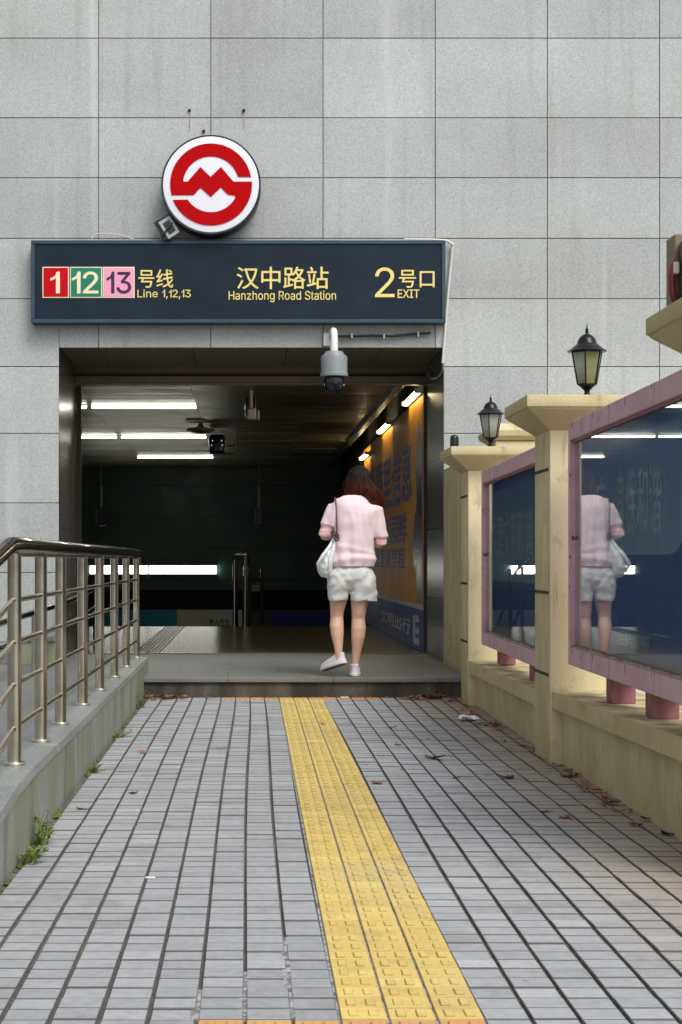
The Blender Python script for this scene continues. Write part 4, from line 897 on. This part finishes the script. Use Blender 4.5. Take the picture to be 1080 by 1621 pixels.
# arms
def hand(mb, wrist, d, up, side, s_=1):
    d = d.normalized(); up = up.normalized(); side_v = d.cross(up).normalized() * side
    mb.tube([wrist - d * .01, wrist + d * .02, wrist + d * .05, wrist + d * .078], [.022, .027, .032, .026], 12)
    for i, (off, ln) in enumerate(((-.024, .058), (-.008, .068), (.008, .064), (.023, .050))):
        p0 = wrist + d * .07 + side_v * off
        p1 = p0 + d * ln * .42 - up * .006; p2 = p1 + d * ln * .30 - up * ln * .28; p3 = p2 + d * ln * .08 - up * ln * .34
        mb.tube([p0, p1, p2, p3], [.0085, .008, .0072, .006], 8)
    t0 = wrist + d * .025 - side_v * .024
    mb.tube([t0, t0 + d * .025 - side_v * .018 - up * .008, t0 + d * .05 - side_v * .020 - up * .018], [.011, .009, .007], 8)
LS, LE, LWr = Vector((-.140, .01, 1.305)), Vector((-.232, .0, 1.085)), Vector((-.12, .215, 1.10))
RS, RE, RWr = Vector((.150, .01, 1.285)), Vector((.205, .0, 1.02)), Vector((.10, .22, 1.06))
b.tube([LS, LS.lerp(LE, .5), LE, LE.lerp(LWr, .15), LE.lerp(LWr, .5), LWr], [.048, .042, .036, .038, .034, .022], 16)
b.tube([RS, RS.lerp(RE, .5), RE, RE.lerp(RWr, .15), RE.lerp(RWr, .5), RWr], [.048, .042, .036, .038, .034, .022], 16)
hand(b, LWr, (LWr - LE) + Vector((.03, 0, .02)), Vector((0, .0, 1)), 1)
hand(b, RWr, (RWr - RE) + Vector((-.02, 0, .02)), Vector((0, .0, 1)), -1)
body = link(shift(remesh(b, .0052, 3)), 'person', 'skin', None, 'all', W0)
tag(body, 'person in pale pink shirt and white shorts walking in, seen from behind, one foot lifted', 'person')
# eyes
q = MB()
for s_ in (-1, 1):
    p = hc + tilt.to_3x3() @ Vector((s_ * .029, .083, .005)); q.lathe(p + W0, [(.004, -.010), (.010, -.005), (.011, 0), (.010, .005), (.004, .010)], 12)
q.build('eye', 'white_plate', body, smooth=True)
# long under-sleeves
def sleeve(S_, E2, W_, r):
    q = MB(); a = S_.lerp(E2, .35)
    q.tube([a, S_.lerp(E2, .75), E2 + Vector((0, -.006, -.004)), E2.lerp(W_, .12), E2.lerp(W_, .5), E2.lerp(W_, .93)], [r, r * .98, r * .96, r, r * .9, r * .66], 22)
    me = remesh(q, .005, 3)
    for v in me.vertices:
        n_ = noise.noise(v.co * 24) * .006 + noise.noise(Vector((v.co.x * 12, v.co.y * 30, v.co.z * 46))) * .005; v.co += v.normal * n_
    return shift(me)
link(sleeve(LS, LE, LWr, .047), 'under_sleeve', 'sleeve_pink', body, 'all'); link(sleeve(RS, RE, RWr, .046), 'under_sleeve', 'sleeve_pink', body, 'all')
# shirt
q = MB()
ell(q, [(-.012, .0, .842, .130, .095), (-.012, .0, .834, .158, .118), (-.012, .0, .85, .166, .124), (-.012, .0, .90, .164, .124), (-.012, .0, .95, .156, .118), (-.010, .0, 1.02, .146, .112), (-.004, .0, 1.10, .148, .110), (.0, .002, 1.18, .156, .112, -.05), (.004, .005, 1.25, .160, .108, -.10), (.002, .008, 1.295, .164, .098, -.18), (.000, .012, 1.33, .150, .084, -.21), (.002, .018, 1.357, .100, .072, -.14), (.014, .03, 1.385, .060, .058, -.05), (.014, .03, 1.388, .03, .03, -.05)], 48, 2.3)
q.tube([LS + Vector((.02, 0, -.02)), LS + Vector((-.012, 0, -.022)), LS.lerp(LE, .45), LS.lerp(LE, .70) + Vector((-.004, 0, 0)), LS.lerp(LE, .72)], [.056, .059, .059, .062, .046], 26)
q.tube([RS + Vector((-.02, 0, -.02)), RS + Vector((.010, 0, -.018)), RS.lerp(RE, .45), RS.lerp(RE, .86) + Vector((.006, 0, 0)), RS.lerp(RE, .88)], [.056, .061, .061, .064, .048], 26)
def relax(me, it=2):
    bm = bmesh.new(); bm.from_mesh(me)
    for _ in range(it): bmesh.ops.smooth_vert(bm, verts=bm.verts, factor=.5, use_axis_x=True, use_axis_y=True, use_axis_z=True)
    bm.to_mesh(me); bm.free(); return me
me = remesh(q, .006, 8)
for v in me.vertices:
    x_, y_, z_ = v.co
    fold = noise.noise(Vector((x_ * 22 + z_ * 3, y_ * 6 + 3, z_ * 3.4))) * .026 * min(1, max(.2, (1.34 - z_) * 3.2))
    if abs(x_) < .175 and z_ < 1.02:
        g1 = math.exp(-((z_ - (.905 + .08 * x_ - .9 * x_ * x_)) / .028) ** 2); g2 = math.exp(-((z_ - (.972 - .22 * x_)) / .022) ** 2)
        g3 = math.exp(-((z_ - (.936 - .05 * x_)) / .014) ** 2); fold += .013 * g1 + .008 * g2 - .003 * g3
    fold += noise.noise(Vector((x_ * 9 + z_ * 5, 5 + y_ * 5, z_ * 11 - x_ * 7))) * .007
    fold -= .0035 * math.exp(-((z_ - .856) / .004) ** 2)
    k_ = min(1, max(0, (abs(x_) - .145) / .03)); rad = Vector((x_ + .012, y_, 0)).normalized()
    if z_ > 1.30: k_ = 1
    v.co += (rad * (1 - k_) + v.normal * k_) * fold
link(shift(relax(me)), 'shirt', 'shirt_pink', body, 'all')
# shorts
q = MB()
ell(q, [(-.022, .0, .86, .12, .085), (-.022, .0, .84, .150, .106), (-.024, -.004, .79, .178, .122), (-.025, -.004, .74, .182, .119), (-.027, -.002, .70, .168, .100), (-.027, -.0, .66, .13, .07)], 40, 2.3)
ell(q, [(.062, .0, .78, .10, .115), (.066, -.004, .70, .105, .119), (.070, .0, .62, .103, .106), (.070, .0, .576, .103, .104), (.070, .0, .574, .07, .07)], 32, 2.3)
ell(q, [(-.110, .0, .78, .10, .115), (-.122, .0, .70, .092, .118), (-.124, .010, .62, .076, .100), (-.122, .012, .578, .073, .098), (-.122, .012, .576, .05, .07)], 32, 2.3)
me = remesh(q, .006, 16)
for v in me.vertices:
    x_, y_, z_ = v.co
    d_ = noise.noise(Vector((x_ * 11 + z_ * 8, y_ * 5, z_ * 12 - abs(x_) * 14))) * .012 + noise.noise(Vector((x_ * 22 - z_ * 14, 2 + y_ * 8, z_ * 18))) * .008
    if y_ < 0 and z_ > .64: d_ -= .010 * math.exp(-((x_ + .024) / .016) ** 2) * min(1, (.84 - z_) * 8 if z_ < .84 else 0)
    if .585 < z_ < .592: d_ -= .003
    v.co += v.normal * d_
link(shift(relax(me)), 'shorts', 'shorts_white', body, 'all')
# hair: a cap and hanging locks
q = MB(); H = Matrix.Translation(hc) @ tilt
def onhead(a, e, k=1.0):
    return H @ Vector((.079 * math.cos(e) * math.sin(a) * k, -.005 - .099 * math.cos(e) * math.cos(a) * k, .02 + .098 * math.sin(e) * k))
hq = MB(); ell(hq, [(0, -.01, -.06, .055, .066), (0, -.015, -.03, .074, .084), (0, -.012, .03, .080, .094), (0, -.012, .07, .071, .086), (0, -.014, .10, .048, .06), (0, -.014, .115, .015, .02)], 32)
hq.bm.transform(Matrix.Translation(hc) @ tilt @ Matrix.Translation((0, -.014, .004))); mt_ = bpy.data.meshes.new('t'); hq.bm.to_mesh(mt_); hq.bm.free(); q.bm.from_mesh(mt_)
rnd = random.Random(11)
for i in range(620):
    a = rnd.uniform(-2.2, 2.2); e0 = R(rnd.uniform(62, 90)); k = rnd.uniform(1.0, 1.11)
    pts = [onhead(a * (.35 + .65 * s_), e0 + (R(-2) - e0) * s_, k * (1 + .04 * s_)) for s_ in (0, .25, .5, .75, 1)]
    side = math.sin(a)      # hair falls further on the right shoulder, on the left it is tucked forward
    end_z = 1.375 - .05 * max(0, side) ** 1.5 + rnd.uniform(-.02, .03)
    ex_ = hc.x + .108 * math.sin(a) * (1.38 if side > 0 else .92) + .016; ey = hc.y - .122 * math.cos(a)
    if a < -1.2: ex_ = hc.x - .094; ey += .02
    if side > .5: ex_ += rnd.uniform(0, .045); end_z -= rnd.uniform(0, .065)
    mid = pts[-1].lerp(Vector((ex_, ey, end_z)), .5) + Vector((.014 * side, -.012 * math.cos(a), 0))
    tip = Vector((ex_ + rnd.uniform(-.012, .012), ey + rnd.uniform(-.01, .01), end_z))
    q.tube(pts + [mid, tip], [.0045, .0055, .0058, .0058, .0055, .0046, .001], 5)
for i in range(70):
    a = rnd.uniform(-1.2, 1.9); p0 = onhead(a, R(rnd.uniform(-10, 60)), 1.12); side = math.sin(a)
    p2 = Vector((hc.x + .14 * side + rnd.uniform(-.03, .05), hc.y - .13 * math.cos(a), 1.36 + rnd.uniform(-.06, .06))); p1 = p0.lerp(p2, .5) + Vector((rnd.uniform(.0, .03) * side, -.012, .01))
    q.tube([p0, p1, p2], [.0016, .0016, .0005], 4)
me = bpy.data.meshes.new('hair'); q.bm.to_mesh(me); q.bm.free(); link(shift(me), 'hair', 'hair', body, 'all')
# shoes
def shoe(heel, yaw, pitch, roll=0):
    q = MB()
    ell(q, [(0, .105, .012, .040, .130), (0, .105, .02, .043, .134), (0, .103, .045, .041, .128), (0, .085, .060, .037, .105), (0, .045, .075, .033, .066), (0, .025, .084, .034, .046), (0, .022, .090, .034, .042), (0, .022, .092, .022, .03)], 32, 2.4)
    M_ = Matrix.Translation(W0 + heel) @ Matrix.Rotation(yaw, 4, 'Z') @ Matrix.Rotation(pitch, 4, 'X') @ Matrix.Rotation(roll, 4, 'Y') @ Matrix.Translation((0, -.03, 0))
    me = remesh(q, .004, 3)
    for v in me.vertices: v.co += v.normal * noise.noise(v.co * 40) * .0012
    me.transform(M_); o = link(me, 'shoe', 'shoe_lilac', body, 'all')
    q = MB(); ell(q, [(0, .105, 0, .038, .130), (0, .105, .004, .044, .138), (0, .105, .022, .0455, .139), (0, .105, .025, .042, .134)], 36, 2.5); q.bm.transform(M_); q.build('sole', 'shoe_sole', o, smooth=True)
    q = MB()
    for i in range(9): q.box(-.030, .030, -.015 + i * .027, -.002 + i * .027, -.0035, .0005, .001)
    q.bm.transform(M_); q.build('tread', 'sole_tread', o)
shoe(Vector((.002, .0, .0035)), R(-4), 0); shoe(Vector((-.108, -.02, .088)), R(42), R(-16), R(4))
# bag, carried on the left shoulder
bt = thing('shoulder_bag', 'pale mint fabric bag with a brown strap hanging from the left shoulder', 'bag', W0 + Vector((-.21, 0, .75)))
q = MB()
ell(q, [(-.148, -.030, 1.075, .010, .016), (-.158, -.03, 1.03, .020, .040), (-.176, -.03, .98, .034, .075), (-.196, -.02, .93, .048, .115), (-.212, -.01, .88, .056, .145), (-.220, -.005, .83, .056, .15), (-.222, .0, .79, .048, .13), (-.218, .0, .765, .034, .09), (-.212, .0, .752, .012, .04)], 30)
me = remesh(q, .005, 3)
for v in me.vertices:
    x_, y_, z_ = v.co; v.co += v.normal * (noise.noise(Vector((x_ * 34 + z_ * 8, y_ * 16, z_ * 7))) * .013 + noise.noise(v.co * 40) * .003)
link(shift(me), 'bag_body', 'bag_mint', bt, 'all')
q = MB(); q.tube([W0 + Vector(p) for p in ((-.152, -.035, 1.07), (-.19, -.10, 1.0), (-.25, -.14, .92), (-.285, -.12, .86), (-.275, -.06, .80))], [.010, .012, .013, .012, .008], 10); q.tube([W0 + Vector(p) for p in ((-.145, -.04, 1.07), (-.165, -.13, .98), (-.190, -.165, .90), (-.20, -.16, .84))], [.008, .010, .011, .008], 10); q.build('handle_fold', 'bag_mint', bt, smooth=True)
q = MB(); q.tube([W0 + Vector(p) for p in ((-.142, -.095, 1.06), (-.140, -.128, 1.12), (-.142, -.125, 1.22), (-.146, -.105, 1.31), (-.148, -.06, 1.352), (-.148, .01, 1.365), (-.146, .08, 1.33), (-.143, .12, 1.22), (-.14, .10, 1.08))], .0065, 8)
q.build('strap', 'strap_brown', bt, smooth=True)
q = MB()
for k in range(4):
    c_ = W0 + Vector((-.150 + .010 * (k % 2), -.085 - .01 * k, 1.085 - .012 * k)); q.tube([c_ + Vector((math.cos(a) * .016, math.sin(a) * .006, math.sin(a) * .014)) for a in [2 * math.pi * i / 10 + k for i in range(11)]], .005, 6)
q.build('knot', 'knot_dark', bt, smooth=True)

# ------------------------------------------------------------------ leaves, weeds, litter
def leaf_mesh(seed, lobes):
    rr = random.Random(seed); bm = bmesh.new(); n = 26; ring = []
    c_ = bm.verts.new((0, 0, .004)); cu = rr.uniform(.2, .55)
    for k in range(n):
        a = 2 * math.pi * k / n; r = (.45 + .55 * abs(math.cos(a * lobes / 2)) ** 1.4) * (1 if lobes > 2 else 1) * rr.uniform(.86, 1.1)
        x_, y_ = r * math.cos(a), r * math.sin(a) * (.5 if lobes == 2 else .85)
        ring.append(bm.verts.new((x_ * .5, y_ * .5, .02 + cu * (x_ * x_ * .35 + y_ * y_ * .8) * .5 + rr.uniform(-.03, .05))))
    mid = [bm.verts.new((v.co.x * .5, v.co.y * .5, v.co.z * .3 + rr.uniform(0, .02))) for v in ring]
    for k in range(n):
        k2 = (k + 1) % n; bm.faces.new((c_, mid[k], mid[k2])); bm.faces.new((mid[k], ring[k], ring[k2], mid[k2]))
    st = [bm.verts.new(p) for p in ((-.45, -.012, .02), (-.45, .012, .02), (-.85, .0, .08))]; bm.faces.new(st)
    me = bpy.data.meshes.new('leaf'); bm.to_mesh(me); bm.free(); me.materials.append(MM['leaf_dry'])
    for p in me.polygons: p.use_smooth = False
    return me
LM = [leaf_mesh(1, 5), leaf_mesh(2, 2), leaf_mesh(3, 3), leaf_mesh(4, 5), leaf_mesh(5, 2)]
rl = random.Random(21)
def leaf(p, s_, lab, group=None):
    o = bpy.data.objects.new('fallen_leaf', rl.choice(LM)); COL.objects.link(o); o.location = p; o.scale = (s_, s_, s_ * rl.uniform(.6, 1.5)); o.rotation_euler = (rl.uniform(-.2, .2), rl.uniform(-.2, .2), rl.uniform(0, 6.3)); tag(o, lab, 'leaf', group)
def gy(px, py, z=0): y = (CAM_H - z) * F / (py - 888); return Vector(((px - 392) * y / F, y, z + .003))
single = [(688, 1202, .12, 'largest curled dry leaf on the open paving right of the tactile strip'), (598, 1241, .07, 'flat dry leaf just right of the tactile strip'), (630, 1180, .04, 'tiny dark leaf right of the strip, beyond the largest leaf'),
          (350, 1186, .035, 'small dry leaf left of the tactile strip'), (226, 1192, .05, 'small leaf lying on the left paving near the low wall'), (212, 1257, .045, 'greenish leaf on the left paving'), (864, 1286, .05, 'dark curled leaf on the right paving, the nearer of two'), (897, 1296, .045, 'dark curled leaf on the right paving, the farther right of two'),
          (511, 1147, .06, 'dry leaf lying on the far part of the yellow strip'), (620, 1153, .05, 'pale leaf beyond the largest leaf'), (722, 1233, .04, 'small red brown leaf right of the largest leaf'), (804, 1233, .06, 'red brown leaf at the foot of the second pillar, out on the bricks'),
          (130, 1282, .05, 'small dry leaf on the left bricks under the railing'), (740, 1125, .1, 'brown leaf beside the white litter')]
for (a, b_, s_, lab) in single: leaf(gy(a, b_), s_ * 1.35, lab)
for i in range(26):
    leaf(Vector((rl.uniform(-.77, -.45) + .0, 12.37 - abs(rl.gauss(0, .10)), rl.uniform(.002, .02))), rl.uniform(.06, .10), 'dry leaf in the drift where the left wall meets the step', 'leaves drifted against the left of the step')
for i in range(18):
    leaf(Vector((rl.uniform(1.15, 1.57), 12.36 - abs(rl.gauss(0, .14)), rl.uniform(.002, .015))), rl.uniform(.07, .13), 'dry leaf in the drift where the step meets the first pillar', 'leaves drifted against the right of the step')
for i in range(54):
    y = 6.1 + 6 * rl.random() ** .9 * 1.0; leaf(Vector((1.575 - abs(rl.gauss(0, .045)) - (.02 if y > 8.8 else .0), y, rl.uniform(.002, .012))), rl.uniform(.035, .095), 'brown leaf lying along the foot of the low stucco wall', 'leaves along the foot of the fence')
for i in range(14):
    leaf(Vector((rl.uniform(-.7, 1.5), 12.37 - abs(rl.gauss(0, .02)), .003)), rl.uniform(.03, .06), 'small leaf scattered along the foot of the step', 'leaves along the step')
for i in range(14):
    leaf(Vector((rl.uniform(.7, 1.45), rl.uniform(6, 11.5), .003)), rl.uniform(.02, .045), 'small leaf scattered over the right side of the paving', 'leaves on the right paving')
for i, p in enumerate(((135, 1103, WT), (113, 1105, PZ), (92, 1088, PZ))):
    leaf(gy(*p[:2], p[2]), .07, ['leaf on the coping behind the fourth post', 'reddish leaf on the landing behind the railing', 'small leaf on the grey landing'][i])
def weed(lab, x, y, n, h, seed, lean=0):
    rr = random.Random(seed); q = MB()
    for i in range(n):
        bx, by = x + rr.uniform(-.012, .03), y + rr.uniform(-.09, .09) * (n / 30); hh = h * rr.uniform(.35, 1); dx, dy = rr.uniform(-.02, .06) + lean, rr.uniform(-.06, .06)
        p0 = Vector((bx, by, 0)); p1 = p0 + Vector((dx * .4, dy * .4, hh * .6)); p2 = p0 + Vector((dx, dy, hh))
        q.tube([p0, p1, p2], [.0016, .0013, .0006], 4)
        for k in range(rr.randint(3, 6)):
            t_ = rr.uniform(.3, 1); c_ = p0.lerp(p2, t_); a = rr.uniform(0, 6.28); L = rr.uniform(.012, .028); d_ = Vector((math.cos(a), math.sin(a), rr.uniform(-.2, .6))) * L; w_ = Vector((-math.sin(a), math.cos(a), 0)) * L * .28
            q.quad([c_, c_ + d_ * .5 + w_, c_ + d_, c_ + d_ * .5 - w_])
    return tag(q.build('weed', 'weed_green', fix=False), lab, 'weed', 'weeds along the left wall')
weed('tallest tuft of green weeds at the foot of the left wall, nearest the camera', -.757, 5.98, 22, .125, 1); weed('low tuft of weeds just before the tallest tuft', -.752, 5.62, 24, .06, 2)
weed('small weed at the foot of the wall under the third railing post', -.76, 8.0, 14, .05, 3); weed('small weed half way along the foot of the left wall', -.76, 9.6, 12, .04, 4); weed('pale green weed growing where the left wall nears the step', -.757, 11.55, 20, .12, 5)
q = MB()
for i in range(90):
    y = rl.choice((rl.gauss(5.7, .25), rl.gauss(8.0, .12), rl.gauss(9.6, .1), rl.uniform(5, 12.2))); r_ = rl.uniform(.006, .02); q.lathe((-.775 + abs(rl.gauss(0, .008)), y, -.002), [(r_, 0), (r_ * .8, r_ * .3), (r_ * .3, r_ * .5)], 7)
o = q.build('moss', 'moss', smooth=True); o['kind'] = 'stuff'
c_ = gy(741, 1141); q = MB()
me_pts = [Vector((c_.x + .06 * math.cos(a) * rl.uniform(.7, 1.3), c_.y + .09 * math.sin(a) * rl.uniform(.6, 1.3), rl.uniform(.003, .04))) for a in [2 * math.pi * k / 14 for k in range(14)]]
q.rings([me_pts, [c_.lerp(p, .5) + Vector((0, 0, rl.uniform(.0, .025))) for p in me_pts]]); tag(q.build('crumpled_tissue', 'tissue'), 'crumpled white tissue on the bricks near the first pillar', 'litter')
c_ = gy(765, 1144); q = MB(); q.hexa([(c_.x - .05, c_.y - .06, .001), (c_.x + .05, c_.y - .03, .001), (c_.x + .045, c_.y + .05, .001), (c_.x - .04, c_.y + .04, .001), (c_.x - .05, c_.y - .06, .004), (c_.x + .05, c_.y - .03, .012), (c_.x + .045, c_.y + .05, .004), (c_.x - .04, c_.y + .04, .009)]); tag(q.build('plastic_scrap', 'grey_plastic'), 'flat grey plastic scrap right of the white tissue', 'litter')
c_ = gy(238, 1391); q = MB(); q.box(c_.x - .016, c_.x + .016, c_.y - .004, c_.y + .004, .001, .006, .001); tag(q.build('white_stick', 'tissue'), 'short white stick on the left bricks', 'litter')
c_ = gy(548, 1108); q = MB(); q.box(c_.x - .03, c_.x + .03, 12.34, 12.37, .001, .008, .002); tag(q.build('paper_scrap', 'tissue'), 'small white paper scrap at the foot of the step', 'litter')
